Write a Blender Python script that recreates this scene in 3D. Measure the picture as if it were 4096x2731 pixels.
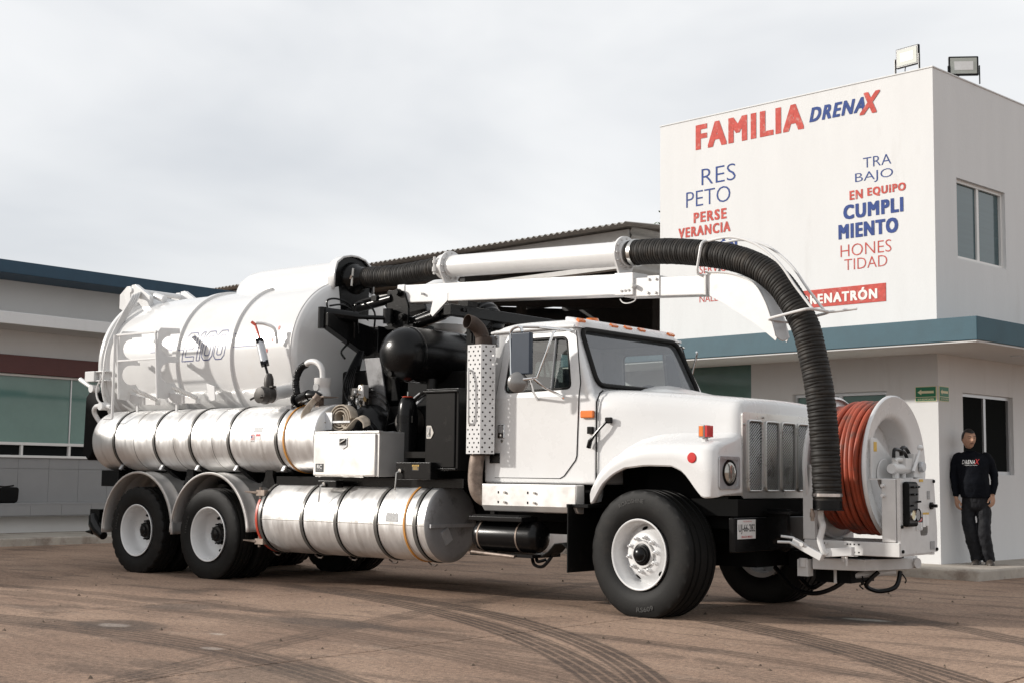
import bpy, bmesh, math, random
from mathutils import Vector, Matrix
random.seed(7)
R=math.radians; PI=math.pi
for o in list(bpy.data.objects): bpy.data.objects.remove(o)
SC=bpy.context.scene; COL=SC.collection

# ---------------------------------------------------------------- camera
cam=bpy.data.cameras.new('camera'); cam_o=bpy.data.objects.new('camera',cam); COL.objects.link(cam_o)
cam.sensor_width=36; cam.lens=48.695; cam.clip_end=2000; cam.clip_start=.1
def cam_matrix(loc,yaw,pitch,roll):
    f=Vector((-math.sin(yaw)*math.cos(pitch),math.cos(yaw)*math.cos(pitch),math.sin(pitch)))
    r=Vector((math.cos(yaw),math.sin(yaw),0)); u=r.cross(f)
    r2=math.cos(roll)*r+math.sin(roll)*u; u2=-math.sin(roll)*r+math.cos(roll)*u
    m=Matrix((r2,u2,-f)).transposed().to_4x4(); m.translation=loc; return m
cam_o.matrix_world=cam_matrix(Vector((6.6471,-11.0612,1.1648)),R(39.4046),R(5.5603),R(.705))
SC.camera=cam_o
# ---------------------------------------------------------------- sky and sun
SUN_AZ,SUN_EL=37.0,20.5       # direction the light travels (from +X towards +Y) and elevation
w=bpy.data.worlds.new('World'); SC.world=w; w.use_nodes=True
nt=w.node_tree; nt.nodes.clear(); N=nt.nodes.new; L=nt.links.new
out=N('ShaderNodeOutputWorld'); bg=N('ShaderNodeBackground'); L(bg.outputs[0],out.inputs[0])
sky=N('ShaderNodeTexSky'); sky.sky_type='NISHITA'; sky.sun_disc=False; sky.sun_elevation=R(SUN_EL)
sky.sun_rotation=R(90-(SUN_AZ+180)); sky.air_density=1; sky.dust_density=2.5; sky.altitude=50
sk=N('ShaderNodeVectorMath'); sk.operation='SCALE'; sk.inputs['Scale'].default_value=.075; L(sky.outputs[0],sk.inputs[0])
tc=N('ShaderNodeTexCoord'); mp=N('ShaderNodeMapping'); mp.inputs['Scale'].default_value=(1.1,1.1,3.2); mp.inputs['Rotation'].default_value=(.1,.12,.3); L(tc.outputs['Generated'],mp.inputs[0])
n1=N('ShaderNodeTexNoise'); n1.inputs['Scale'].default_value=1.5; n1.inputs['Detail'].default_value=5; n1.inputs['Roughness'].default_value=.5; n1.inputs['Distortion'].default_value=.5; L(mp.outputs[0],n1.inputs[0])
rp=N('ShaderNodeValToRGB'); rp.color_ramp.elements[0].position=.33; rp.color_ramp.elements[1].position=.68
rp.color_ramp.elements[0].color=(.57,.59,.62,1); rp.color_ramp.elements[1].color=(.905,.90,.89,1); L(n1.outputs[0],rp.inputs[0])
mx=N('ShaderNodeMix'); mx.data_type='RGBA'; mx.inputs[0].default_value=.86; L(sk.outputs[0],mx.inputs[6]); L(rp.outputs[0],mx.inputs[7])
L(mx.outputs[2],bg.inputs[0]); bg.inputs[1].default_value=1.0
sl=bpy.data.lights.new('sun','SUN'); sl.energy=3.1; sl.angle=R(2.0); sl.color=(1,.95,.885)
so=bpy.data.objects.new('sun',sl); COL.objects.link(so)
sd=Vector((math.cos(R(SUN_AZ))*math.cos(R(SUN_EL)),math.sin(R(SUN_AZ))*math.cos(R(SUN_EL)),-math.sin(R(SUN_EL))))
so.rotation_euler=sd.to_track_quat('-Z','Y').to_euler(); so.location=(-30,-25,20)
vs=SC.view_settings; vs.view_transform='Standard'; vs.look='None'; vs.exposure=.40; vs.gamma=1; vs.use_curve_mapping=False
SC.render.engine='CYCLES'; SC.render.resolution_x=1024; SC.render.resolution_y=682

# ---------------------------------------------------------------- materials
def mat(name,col,rough=.5,metal=0,var=.0,vscale=6,bump=0,bscale=40,coat=0,spec=.5,dirt=None,dscale=2.5,dlo=.55,dhi=.75,stretch=None,rvar=0,emit=None):
    m=bpy.data.materials.new(name); m.use_nodes=True; t=m.node_tree; b=t.nodes['Principled BSDF']; n=t.nodes.new; l=t.links.new
    b.inputs['Base Color'].default_value=(*col,1); b.inputs['Roughness'].default_value=rough; b.inputs['Metallic'].default_value=metal
    b.inputs['Coat Weight'].default_value=coat; b.inputs['Coat Roughness'].default_value=.06; b.inputs['Specular IOR Level'].default_value=spec
    g=n('ShaderNodeNewGeometry'); vec=g.outputs['Position']
    if stretch:
        mp=n('ShaderNodeMapping'); mp.inputs['Scale'].default_value=stretch; l(vec,mp.inputs[0]); vec=mp.outputs[0]
    src=None
    if var or rvar:
        x=n('ShaderNodeTexNoise'); x.inputs['Scale'].default_value=vscale; x.inputs['Detail'].default_value=7; x.inputs['Roughness'].default_value=.62; l(vec,x.inputs[0])
        if var:
            r=n('ShaderNodeMapRange'); r.inputs[1].default_value=.3; r.inputs[2].default_value=.7; r.inputs[3].default_value=1-var; r.inputs[4].default_value=1+var*.6; l(x.outputs[0],r.inputs[0])
            v=n('ShaderNodeVectorMath'); v.operation='SCALE'; v.inputs[0].default_value=col; l(r.outputs[0],v.inputs['Scale']); src=v.outputs[0]
        if rvar:
            r=n('ShaderNodeMapRange'); r.inputs[1].default_value=.3; r.inputs[2].default_value=.7; r.inputs[3].default_value=max(.03,rough-rvar); r.inputs[4].default_value=rough+rvar; l(x.outputs[0],r.inputs[0]); l(r.outputs[0],b.inputs['Roughness'])
    if dirt:
        x=n('ShaderNodeTexNoise'); x.inputs['Scale'].default_value=dscale; x.inputs['Detail'].default_value=9; x.inputs['Roughness'].default_value=.68; l(vec,x.inputs[0])
        r=n('ShaderNodeMapRange'); r.inputs[1].default_value=dlo; r.inputs[2].default_value=dhi; l(x.outputs[0],r.inputs[0])
        k=n('ShaderNodeMix'); k.data_type='RGBA'; l(r.outputs[0],k.inputs[0]); k.inputs[7].default_value=(*dirt,1)
        if src: l(src,k.inputs[6])
        else: k.inputs[6].default_value=(*col,1)
        src=k.outputs[2]
    if src: l(src,b.inputs['Base Color'])
    if bump:
        x=n('ShaderNodeTexNoise'); x.inputs['Scale'].default_value=bscale; x.inputs['Detail'].default_value=6; l(vec,x.inputs[0])
        u=n('ShaderNodeBump'); u.inputs['Strength'].default_value=bump; u.inputs['Distance'].default_value=.02; l(x.outputs[0],u.inputs['Height']); l(u.outputs[0],b.inputs['Normal'])
    if emit: b.inputs['Emission Color'].default_value=(*emit,1); b.inputs['Emission Strength'].default_value=1
    return m
def glass(name,tint,amt=.12,rough=.02,base=None,basef=0):
    m=bpy.data.materials.new(name); m.use_nodes=True; t=m.node_tree; t.nodes.clear(); n=t.nodes.new; l=t.links.new
    o=n('ShaderNodeOutputMaterial'); tr=n('ShaderNodeBsdfTransparent'); tr.inputs[0].default_value=(*tint,1); gl=n('ShaderNodeBsdfGlossy'); gl.inputs['Roughness'].default_value=rough
    lw=n('ShaderNodeLayerWeight'); lw.inputs[0].default_value=.5; pw=n('ShaderNodeMath'); pw.operation='POWER'; pw.inputs[1].default_value=4.0; l(lw.outputs['Facing'],pw.inputs[0]); pm=n('ShaderNodeMath'); pm.operation='MULTIPLY'; pm.inputs[1].default_value=.8; l(pw.outputs[0],pm.inputs[0]); ad=n('ShaderNodeMath'); ad.operation='ADD'; ad.use_clamp=True; ad.inputs[1].default_value=amt; l(pm.outputs[0],ad.inputs[0])
    first=tr.outputs[0]
    if base:
        df=n('ShaderNodeBsdfDiffuse'); df.inputs[0].default_value=(*base,1); m1=n('ShaderNodeMixShader'); m1.inputs[0].default_value=basef; l(tr.outputs[0],m1.inputs[1]); l(df.outputs[0],m1.inputs[2]); first=m1.outputs[0]
    mx=n('ShaderNodeMixShader'); l(ad.outputs[0],mx.inputs[0]); l(first,mx.inputs[1]); l(gl.outputs[0],mx.inputs[2]); l(mx.outputs[0],o.inputs[0]); return m
M={}
M['white']=mat('white_paint',(.665,.665,.662),.28,coat=.4,var=.02,vscale=3,dirt=(.58,.56,.53),dscale=1.6,dlo=.6,dhi=.95,rvar=.06)
M['whitetank']=mat('white_tank_paint',(.67,.667,.66),.22,coat=.6,var=.03,vscale=2.2,bump=.04,bscale=3,dirt=(.60,.54,.47),dscale=1.3,dlo=.58,dhi=1.0)
M['whiterough']=mat('white_boom_paint',(.655,.652,.645),.34,coat=.25,var=.05,vscale=9,bump=.05,bscale=120,dirt=(.5,.44,.37),dscale=4,dlo=.62,dhi=.9)
M['whiteworn']=mat('worn_white_paint',(.60,.592,.58),.45,var=.1,vscale=7,dirt=(.30,.26,.22),dscale=6,dlo=.62,dhi=.8,bump=.05,bscale=90)
M['alu']=mat('brushed_aluminium',(.82,.815,.805),.40,metal=.7,var=.09,vscale=5,dirt=(.27,.235,.20),dscale=2.4,dlo=.52,dhi=.86,stretch=(3.2,.7,.7),rvar=.12,bump=.02,bscale=30)
M['aluflat']=mat('aluminium_sheet',(.70,.69,.675),.38,metal=.6,var=.08,vscale=4,dirt=(.5,.47,.43),dscale=5,dlo=.6,dhi=.9,rvar=.1)
M['grillemetal']=mat('grille_aluminium',(.62,.615,.60),.32,metal=.92,var=.12,vscale=5,rvar=.1,dirt=(.35,.32,.28),dscale=5,dlo=.55,dhi=.85)
M['galv']=mat('galvanised_steel',(.50,.51,.525),.40,metal=.6,var=.15,vscale=14,rvar=.1)
M['black']=mat('black_gloss_paint',(.005,.005,.0053),.24,spec=.22,var=.3,vscale=20,bump=.05,bscale=140,dirt=(.03,.028,.026),dscale=7,dlo=.6,dhi=.85)
M['blackflat']=mat('black_chassis_paint',(.005,.005,.005),.65,spec=.12,var=.3,vscale=12,dirt=(.022,.019,.016),dscale=5,dlo=.55,dhi=.85)
M['strap']=mat('grey_strap',(.13,.127,.12),.4,metal=.5,var=.2,vscale=10)
M['rubber']=mat('black_rubber',(.0075,.0073,.007),.6,spec=.2,var=.25,vscale=10,dirt=(.028,.023,.019),dscale=4,dlo=.56,dhi=.9,bump=.06,bscale=60)
M['rubberlet']=mat('tyre_lettering',(.02,.019,.018),.6)
M['hose']=mat('black_ribbed_hose',(.015,.0135,.012),.6,spec=.25,var=.3,vscale=9,dirt=(.055,.044,.034),dscale=6,dlo=.5,dhi=.85)
M['redhose']=mat('red_rubber_hose',(.36,.062,.025),.55,var=.25,vscale=5,dirt=(.10,.06,.045),dscale=7,dlo=.5,dhi=.70)
M['steel']=mat('bare_steel',(.5,.49,.47),.28,metal=1,var=.1,vscale=12)
M['chrome']=mat('chrome',(.75,.75,.75),.08,metal=1)
M['mirrorback']=mat('mirror_housing',(.030,.042,.062),.3,spec=.35,var=.1)
M['rust']=mat('heat_stained_pipe',(.30,.24,.20),.55,metal=.4,var=.3,vscale=9,dirt=(.08,.055,.04),dscale=6,dlo=.45,dhi=.7)
M['grime']=mat('grimy_tank_end',(.30,.30,.305),.5,metal=.4,var=.2,vscale=4,dirt=(.05,.042,.036),dscale=4.0,dlo=.53,dhi=.72)
M['brass']=mat('dull_brass',(.36,.25,.12),.4,metal=.8,var=.2)
M['iron']=mat('cast_iron',(.055,.05,.045),.5,metal=.3,var=.3,vscale=12,dirt=(.15,.12,.10),dscale=8)
M['lens']=mat('round_mirror_back',(.22,.215,.21),.25,metal=.5)
M['rustsoot']=mat('sooty_pipe',(.06,.042,.033),.7,metal=.3,var=.3,vscale=9)
M['amber']=mat('amber_lens',(.72,.17,.015),.15,coat=.8)
M['red']=mat('red_lens',(.55,.02,.02),.15,coat=.8)
M['redpaint']=mat('red_paint',(.5,.06,.03),.45,var=.2)
M['orange']=mat('orange_strap',(.55,.25,.05),.6,var=.25,vscale=9)
M['lampglass']=mat('headlamp_glass',(.42,.40,.36),.08,metal=.6,coat=1,var=.3,vscale=20)
M['canvas']=mat('canvas_hose',(.40,.345,.28),.9,var=.2,vscale=12,dirt=(.2,.16,.12),dscale=8)
M['dark']=mat('dark_interior',(.005,.005,.005),.8,spec=.08)  # near-black; also painted in for the shade inside holes and slots
M['greytrim']=mat('cab_trim',(.17,.175,.185),.7,var=.05)
M['seat']=mat('seat_vinyl',(.06,.062,.068),.5)
M['glass']=glass('cab_glass',(.80,.87,.83),.17)
M['windshield']=glass('windshield_glass',(.78,.8,.82),.16,base=(.20,.22,.25),basef=.14)
M['winglass']=mat('window_glass',(.115,.215,.19),.05,spec=.7,var=.2,vscale=.7)
M['windark']=mat('dark_room_pane',(.012,.013,.013),.3,spec=.0)  # near-black panes stand in for the unlit rooms behind
M['winblue']=mat('blind_window_glass',(.045,.085,.095),.10,spec=.7,var=.12,vscale=9,stretch=(.1,.1,3))
M['wall']=mat('white_plaster',(.655,.655,.65),.85,var=.03,vscale=1.5,bump=.14,bscale=45,dirt=(.55,.54,.525),dscale=1.1,dlo=.58,dhi=.9,stretch=(2.2,2.2,.45))
M['wallb']=mat('office_plaster',(.64,.635,.625),.85,var=.04,vscale=1.2,bump=.1,bscale=60)
M['teal']=mat('teal_band_paint',(.024,.078,.105),.6,var=.12,vscale=4,bump=.05,bscale=50)
M['teal_shaded']=mat('shaded_band_paint',(.012,.048,.085),.6,var=.12,vscale=4)  # darker copy of the teal band paint, shade put into its colour
M['maroon']=mat('maroon_beam',(.085,.018,.015),.5,var=.1)
M['tile']=mat('grey_wall_tile',(.25,.25,.252),.4,var=.05,vscale=3)
M['concrete']=mat('weathered_concrete',(.40,.36,.31),.9,var=.18,vscale=3,bump=.25,bscale=25,dirt=(.17,.125,.095),dscale=2.6,dlo=.5,dhi=.72)
M['frame']=mat('white_window_frame',(.72,.71,.69),.4)
M['aluframe']=mat('aluminium_window_frame',(.55,.56,.57),.35,metal=.6)
M['corr']=mat('corrugated_steel',(.34,.325,.305),.6,metal=.2,var=.15,vscale=4)
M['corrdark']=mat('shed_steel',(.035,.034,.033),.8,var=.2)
M['fascia']=mat('shed_fascia',(.48,.47,.455),.6,var=.12,vscale=3)
M['paintred']=mat('red_wall_lettering',(.50,.075,.058),.8,var=.25,vscale=16,dirt=(.56,.33,.29),dscale=13,dlo=.55,dhi=.78)
M['paintblue']=mat('blue_wall_lettering',(.028,.06,.22),.8,var=.25,vscale=16,dirt=(.2,.24,.36),dscale=13,dlo=.62,dhi=.85)
M['paintwhite']=mat('white_wall_lettering',(.78,.75,.71),.8)
M['printblue']=mat('blue_decal',(.03,.045,.16),.4)
M['green']=mat('green_sign',(.0,.16,.065),.35)
M['cream']=mat('cream_print',(.75,.68,.45),.5)
M['printwhite']=mat('white_print',(.75,.75,.74),.5,var=.05,vscale=30)
M['printblack']=mat('black_print',(.015,.015,.016),.5)
M['printgrey']=mat('grey_print',(.3,.3,.3),.5,var=.3,vscale=60)
M['printred']=mat('red_print',(.5,.03,.03),.5)
M['yellow']=mat('yellow_print',(.62,.38,.05),.5,var=.2,vscale=50)
M['skin']=mat('skin',(.44,.26,.18),.7,spec=.2,var=.08,vscale=30)
M['hair']=mat('black_hair',(.008,.007,.007),.5,bump=.4,bscale=160)
M['shirt']=mat('black_shirt',(.004,.005,.008),.8,spec=.12,bump=.12,bscale=14,var=.3,vscale=5)
M['trouser']=mat('dark_trousers',(.010,.0105,.013),.7,spec=.25,bump=.3,bscale=11,var=.3,vscale=6)
M['shoe']=mat('brown_shoes',(.05,.04,.032),.6)
M['bark']=mat('bark',(.12,.085,.06),.9,bump=.4,bscale=25,var=.2)
M['leaf']=mat('leaf',(.045,.085,.02),.6,var=.35,vscale=8)
M['lampface']=mat('flood_lens',(.42,.44,.40),.5)
M['plate']=mat('dark_steel_plate',(.16,.16,.165),.4,metal=.4,var=.25,vscale=9,dirt=(.03,.028,.026),dscale=5,dlo=.5,dhi=.7)
M['clod']=mat('dirt_clod',(.13,.095,.07),.95,var=.3)
def ground_material():
    m=bpy.data.materials.new('earth_stained_concrete'); m.use_nodes=True; t=m.node_tree; b=t.nodes['Principled BSDF']; n=t.nodes.new; l=t.links.new
    g=n('ShaderNodeNewGeometry'); P=g.outputs['Position']
    def noise(s,d=8,r=.6,vec=P,dist=0):
        x=n('ShaderNodeTexNoise'); x.inputs['Scale'].default_value=s; x.inputs['Detail'].default_value=d; x.inputs['Roughness'].default_value=r; x.inputs['Distortion'].default_value=dist; l(vec,x.inputs[0]); return x.outputs[0]
    def rng(x,a,b_,c=0,d=1,sm=True):
        r=n('ShaderNodeMapRange'); r.interpolation_type='SMOOTHSTEP' if sm else 'LINEAR'; l(x,r.inputs[0])
        for i,v in zip((1,2,3,4),(a,b_,c,d)): r.inputs[i].default_value=v
        return r.outputs[0]
    def math_(op,a,b_):
        x=n('ShaderNodeMath'); x.operation=op
        for i,v in enumerate((a,b_)):
            if isinstance(v,(int,float)): x.inputs[i].default_value=v
            else: l(v,x.inputs[i])
        return x.outputs[0]
    def mix(f,a,b_):
        k=n('ShaderNodeMix'); k.data_type='RGBA'; l(f,k.inputs[0])
        for i,v in ((6,a),(7,b_)):
            if isinstance(v,tuple): k.inputs[i].default_value=(*v,1)
            else: l(v,k.inputs[i])
        return k.outputs[2]
    mp=n('ShaderNodeMapping'); mp.inputs['Rotation'].default_value=(0,0,R(-20)); mp.inputs['Scale'].default_value=(.5,1.6,1); l(P,mp.inputs[0]); S=mp.outputs[0]
    big=noise(.35,6,.6); mid=noise(1.6,9,.65,S,.6); fine=noise(26,6,.7); grit=noise(110,3,.6)
    c=mix(rng(big,.35,.65),(.255,.168,.119),(.38,.262,.188)); c=mix(rng(mid,.42,.62),c,(.185,.130,.098)) if False else c
    dark=math_('MULTIPLY',rng(mid,.47,.66),.65); c=mix(dark,c,(.105,.072,.054))
    light=math_('MULTIPLY',rng(noise(2.3,8,.7,S),.54,.72),.5); c=mix(light,c,(.33,.25,.19))
    # tyre tracks: damp mud bands left on the slab, each an arc on the yard
    sep=n('ShaderNodeSeparateXYZ'); l(P,sep.inputs[0]); track=None
    brk=noise(5,8,.75,S); brk2=noise(30,4,.7)
    for cx,cy,r,hw,lo,hi,st in ((-6.92,-13.78,12.87,.165,-4.9,9,1),(-5.55,-11.36,10.45,.15,-4.4,9,1),(-3.71,-9.81,9.72,.12,.2,9,1),(-5.35,-12.35,12.93,.125,.3,9,1),
        (-3.19,-7.64,9.36,.16,.3,9,.85),(-2.37,-13.43,8.58,.17,-9,9,.8),(-2.13,-13.77,8.69,.12,-9,9,.7),(-3.67,-21.5,18.4,.13,-9,.8,.6),(-.32,-12.23,9.66,.13,.2,9,.65),(30.7,7.5,33.7,.16,-9,9,.6),(-3.7,-19.5,15.9,.2,-9,2,.55)):
        d=n('ShaderNodeVectorMath'); d.operation='DISTANCE'; cb=n('ShaderNodeCombineXYZ'); l(sep.outputs[0],cb.inputs[0]); l(sep.outputs[1],cb.inputs[1]); l(cb.outputs[0],d.inputs[0]); d.inputs[1].default_value=(cx,cy,0)
        e=math_('ABSOLUTE',math_('SUBTRACT',d.outputs['Value'],r),0)
        k=rng(math_('ADD',e,math_('MULTIPLY',math_('SUBTRACT',brk,.5),.09)),hw,hw*.75,0,st)
        k=math_('MULTIPLY',k,rng(sep.outputs[0],lo,lo+.5)); k=math_('MULTIPLY',k,rng(sep.outputs[0],hi+.5,hi))
        sb=n('ShaderNodeVectorMath'); sb.operation='SUBTRACT'; l(cb.outputs[0],sb.inputs[0]); sb.inputs[1].default_value=(cx,cy,0); s2=n('ShaderNodeSeparateXYZ'); l(sb.outputs[0],s2.inputs[0])
        an=math_('MULTIPLY',math_('ARCTAN2',s2.outputs[1],s2.outputs[0]),r/.055*6.2832/6.2832*6.2832); wv=math_('SINE',math_('ADD',an,math_('MULTIPLY',math_('SUBTRACT',d.outputs['Value'],r),40.0)),0)
        k=math_('MULTIPLY',k,rng(wv,-.3,.4,.55,1)); k=math_('MULTIPLY',k,rng(math_('SINE',math_('MULTIPLY',math_('SUBTRACT',d.outputs['Value'],r),88.0),0),-.95,-.2,.35,1))
        k=math_('MULTIPLY',k,rng(math_('ADD',math_('MULTIPLY',brk,.6),math_('MULTIPLY',brk2,.4)),.36,.52,.45,1))
        track=k if track is None else math_('MAXIMUM',track,k)
    c=mix(track,c,(.038,.025,.019))
    # damp patches and pale splashes
    for cx,cy,rx,ry,colr,st in ((-2.47,-4.64,.55,.36,(.09,.066,.052),.8),(-1.5,-3.4,.8,.3,(.085,.062,.05),.75),(-3.36,-3.4,.4,.3,(.11,.085,.07),.6),(1.43,-.05,.55,.28,(.07,.055,.047),.85),(1.2,-.4,.5,.2,(.08,.06,.05),.6),(-4.58,-2.4,.25,.3,(.12,.09,.07),.5),(.4,-5.6,.6,.5,(.10,.075,.058),.5),
        (1.45,.02,.26,.10,(.40,.38,.34),.85),(-2.5,-4.68,.19,.12,(.34,.29,.25),.7),(-1.49,-4.49,.1,.05,(.45,.38,.32),.7),(-.85,-5.05,.12,.07,(.40,.34,.29),.6)):
        mp2=n('ShaderNodeMapping'); mp2.vector_type='POINT'; mp2.inputs['Location'].default_value=(-cx/rx,-cy/ry,0); mp2.inputs['Scale'].default_value=(1/rx,1/ry,0); l(P,mp2.inputs[0])
        ln=n('ShaderNodeVectorMath'); ln.operation='LENGTH'; l(mp2.outputs[0],ln.inputs[0])
        k=rng(math_('ADD',ln.outputs['Value'],math_('MULTIPLY',math_('SUBTRACT',brk,.5),1.6)),1.05,.55,0,st); c=mix(k,c,colr)
    speck=rng(noise(38,2,.5),.735,.77); c=mix(math_('MULTIPLY',speck,.6),c,(.06,.045,.036))
    speck2=rng(noise(17,2,.5),.76,.79); c=mix(math_('MULTIPLY',speck2,.5),c,(.5,.45,.39))
    vv=n('ShaderNodeVectorMath'); vv.operation='SCALE'; l(c,vv.inputs[0]); l(math_('ADD',rng(fine,.3,.7,.6,1.22),rng(grit,.3,.7,-.28,.28)),vv.inputs['Scale'])
    l(vv.outputs[0],b.inputs['Base Color']); b.inputs['Roughness'].default_value=.85; b.inputs['Specular IOR Level'].default_value=.3
    bu=n('ShaderNodeBump'); bu.inputs['Strength'].default_value=.6; bu.inputs['Distance'].default_value=.012; l(math_('ADD',fine,math_('MULTIPLY',grit,.5)),bu.inputs['Height']); l(bu.outputs[0],b.inputs['Normal'])
    return m
M['ground']=ground_material()

# ---------------------------------------------------------------- mesh helpers
class MB:
    def __init__(s): s.v=[]; s.f=[]
    def add(s,vs,fs):
        o=len(s.v); s.v+= [tuple(p) for p in vs]; s.f+=[tuple(i+o for i in f) for f in fs]; return s
    def box(s,x0,x1,y0,y1,z0,z1):
        if x0>x1:x0,x1=x1,x0
        if y0>y1:y0,y1=y1,y0
        if z0>z1:z0,z1=z1,z0
        return s.add([(x0,y0,z0),(x1,y0,z0),(x1,y1,z0),(x0,y1,z0),(x0,y0,z1),(x1,y0,z1),(x1,y1,z1),(x0,y1,z1)],[(0,3,2,1),(4,5,6,7),(0,1,5,4),(1,2,6,5),(2,3,7,6),(3,0,4,7)])
    def prism(s,poly,axis,a,b):
        n=len(poly)
        def mk(p,t): return (t,p[0],p[1]) if axis=='x' else ((p[0],t,p[1]) if axis=='y' else (p[0],p[1],t))
        ar=sum(poly[i][0]*poly[(i+1)%n][1]-poly[(i+1)%n][0]*poly[i][1] for i in range(n))
        if ar<0: poly=poly[::-1]
        if axis=='y': poly=poly[::-1]
        if a>b:a,b=b,a
        vs=[mk(p,a) for p in poly]+[mk(p,b) for p in poly]
        return s.add(vs,[tuple(range(n))[::-1],tuple(range(n,2*n))]+[(i,(i+1)%n,(i+1)%n+n,i+n) for i in range(n)])
    def obox(s,c,ex,ey,ez,hx,hy,hz):
        c=Vector(c);ex=Vector(ex).normalized();ey=Vector(ey).normalized();ez=Vector(ez).normalized(); vs=[]
        for k in (-1,1):
            for j,i in ((-1,-1),(-1,1),(1,1),(1,-1)): vs.append(c+ex*hx*i+ey*hy*j+ez*hz*k)
        return s.add(vs,[(0,3,2,1),(4,5,6,7),(0,1,5,4),(1,2,6,5),(2,3,7,6),(3,0,4,7)])
    def tube(s,pts,r,n=10,caps=True,closed=False):
        P=[Vector(p) for p in pts]; m=len(P); rr=r if isinstance(r,(list,tuple)) else [r]*m
        tan=[]
        for i in range(m):
            if closed: d=P[(i+1)%m]-P[i-1]
            else: d=P[min(i+1,m-1)]-P[max(i-1,0)]
            tan.append(d.normalized())
        up=Vector((0,0,1)) if abs(tan[0].z)<.9 else Vector((1,0,0))
        a=(up-tan[0]*up.dot(tan[0])).normalized(); o=len(s.v)
        for i in range(m):
            a=(a-tan[i]*a.dot(tan[i])).normalized(); b=tan[i].cross(a)
            for k in range(n):
                t=2*PI*k/n; s.v.append(tuple(P[i]+(a*math.cos(t)+b*math.sin(t))*rr[i]))
        for i in range(m if closed else m-1):
            j=(i+1)%m
            for k in range(n): s.f.append((o+i*n+k,o+i*n+(k+1)%n,o+j*n+(k+1)%n,o+j*n+k))
        if caps and not closed: s.f.append(tuple(o+k for k in range(n))[::-1]); s.f.append(tuple(o+(m-1)*n+k for k in range(n)))
        return s
    def cyl(s,p0,p1,r,n=16,r1=None): return s.tube([p0,p1],[r,r if r1 is None else r1],n)
    def lathe(s,prof,org,axis,n=32,a0=0,a1=2*PI,fn=None):
        # prof: (radius, height along axis)
        ax=Vector(axis).normalized(); up=Vector((0,0,1)) if abs(ax.z)<.9 else Vector((1,0,0)); a=(up-ax*up.dot(ax)).normalized(); b=ax.cross(a); org=Vector(org)
        full=abs(a1-a0-2*PI)<1e-6; cnt=n if full else n+1; o=len(s.v)
        for k in range(cnt):
            t=a0+(a1-a0)*k/n
            for j,(r,h) in enumerate(prof):
                if fn: r=fn(j,k,r,h)
                s.v.append(tuple(org+ax*h+(a*math.cos(t)+b*math.sin(t))*r))
        m=len(prof)
        for k in range(n):
            k2=(k+1)%cnt
            for j in range(m-1):
                s.f.append((o+k*m+j,o+k2*m+j,o+k2*m+j+1,o+k*m+j+1))
        return s
    def ball(s,c,r,n=12): 
        return s.lathe([(r*math.sin(PI*i/n),-r*math.cos(PI*i/n)) for i in range(n+1)],c,(0,0,1),n*2 if n<10 else 20)
    def sheet(s,rows):
        m=len(rows[0]); o=len(s.v)
        for r in rows: s.v+=[tuple(p) for p in r]
        for i in range(len(rows)-1):
            for j in range(m-1): s.f.append((o+i*m+j,o+i*m+j+1,o+(i+1)*m+j+1,o+(i+1)*m+j))
        return s
def finish(me,angle=35,fix=True):
    bm=bmesh.new(); bm.from_mesh(me); bmesh.ops.remove_doubles(bm,verts=bm.verts,dist=1e-5)
    if fix: bmesh.ops.recalc_face_normals(bm,faces=bm.faces)
    bm.to_mesh(me); bm.free()
    if angle:
        me.polygons.foreach_set('use_smooth',[True]*len(me.polygons)); me.set_sharp_from_angle(angle=R(angle))
def link(name,me,m,parent=None,loc=None):
    o=bpy.data.objects.new(name,me); COL.objects.link(o)
    if m is not None: 
        me.materials.clear(); me.materials.append(M[m] if isinstance(m,str) else m)
    if parent is not None: o.parent=parent
    return o
def obj(name,mb,m,parent=None,angle=35,bevel=0,seg=2,fix=True,solid=0,solidoff=-1,sub=0):
    me=bpy.data.meshes.new(name); me.from_pydata(mb.v,[],mb.f); finish(me,angle,fix); o=link(name,me,m,parent)
    if bevel:
        k=o.modifiers.new('bevel','BEVEL'); k.width=bevel; k.segments=seg; k.limit_method='ANGLE'; k.angle_limit=R(40); k.harden_normals=True
    if solid:
        k=o.modifiers.new('solid','SOLIDIFY'); k.thickness=solid; k.offset=solidoff
    if sub:
        k=o.modifiers.new('sub','SUBSURF'); k.levels=sub; k.render_levels=sub
    return o
def copyo(o,parent=None,loc=None):
    c=o.copy(); COL.objects.link(c)
    if parent is not None: c.parent=parent
    if loc is not None: c.location=loc
    return c
def thing(name,label,cat,loc=(0,0,0),rz=0,group=None):
    o=bpy.data.objects.new(name,None); COL.objects.link(o); o.location=loc; o.rotation_euler=(0,0,rz); o.empty_display_size=.2
    return tag(o,label,cat,group)
def tag(o,label,cat,group=None):
    o['label']=label; o['category']=cat
    if group: o['group']=group
    return o
def struct(o): o['kind']='structure'; return o
def spline(pts,n=12):
    P=[Vector(p) for p in pts]; o=[]
    for i in range(len(P)-1):
        a=P[max(i-1,0)];b=P[i];c=P[i+1];d=P[min(i+2,len(P)-1)]
        for k in range(n):
            t=k/n; o.append(.5*((2*b)+(c-a)*t+(2*a-5*b+4*c-d)*t*t+(3*b-3*c+d-a)*t**3))
    o.append(P[-1]); return o
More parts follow.
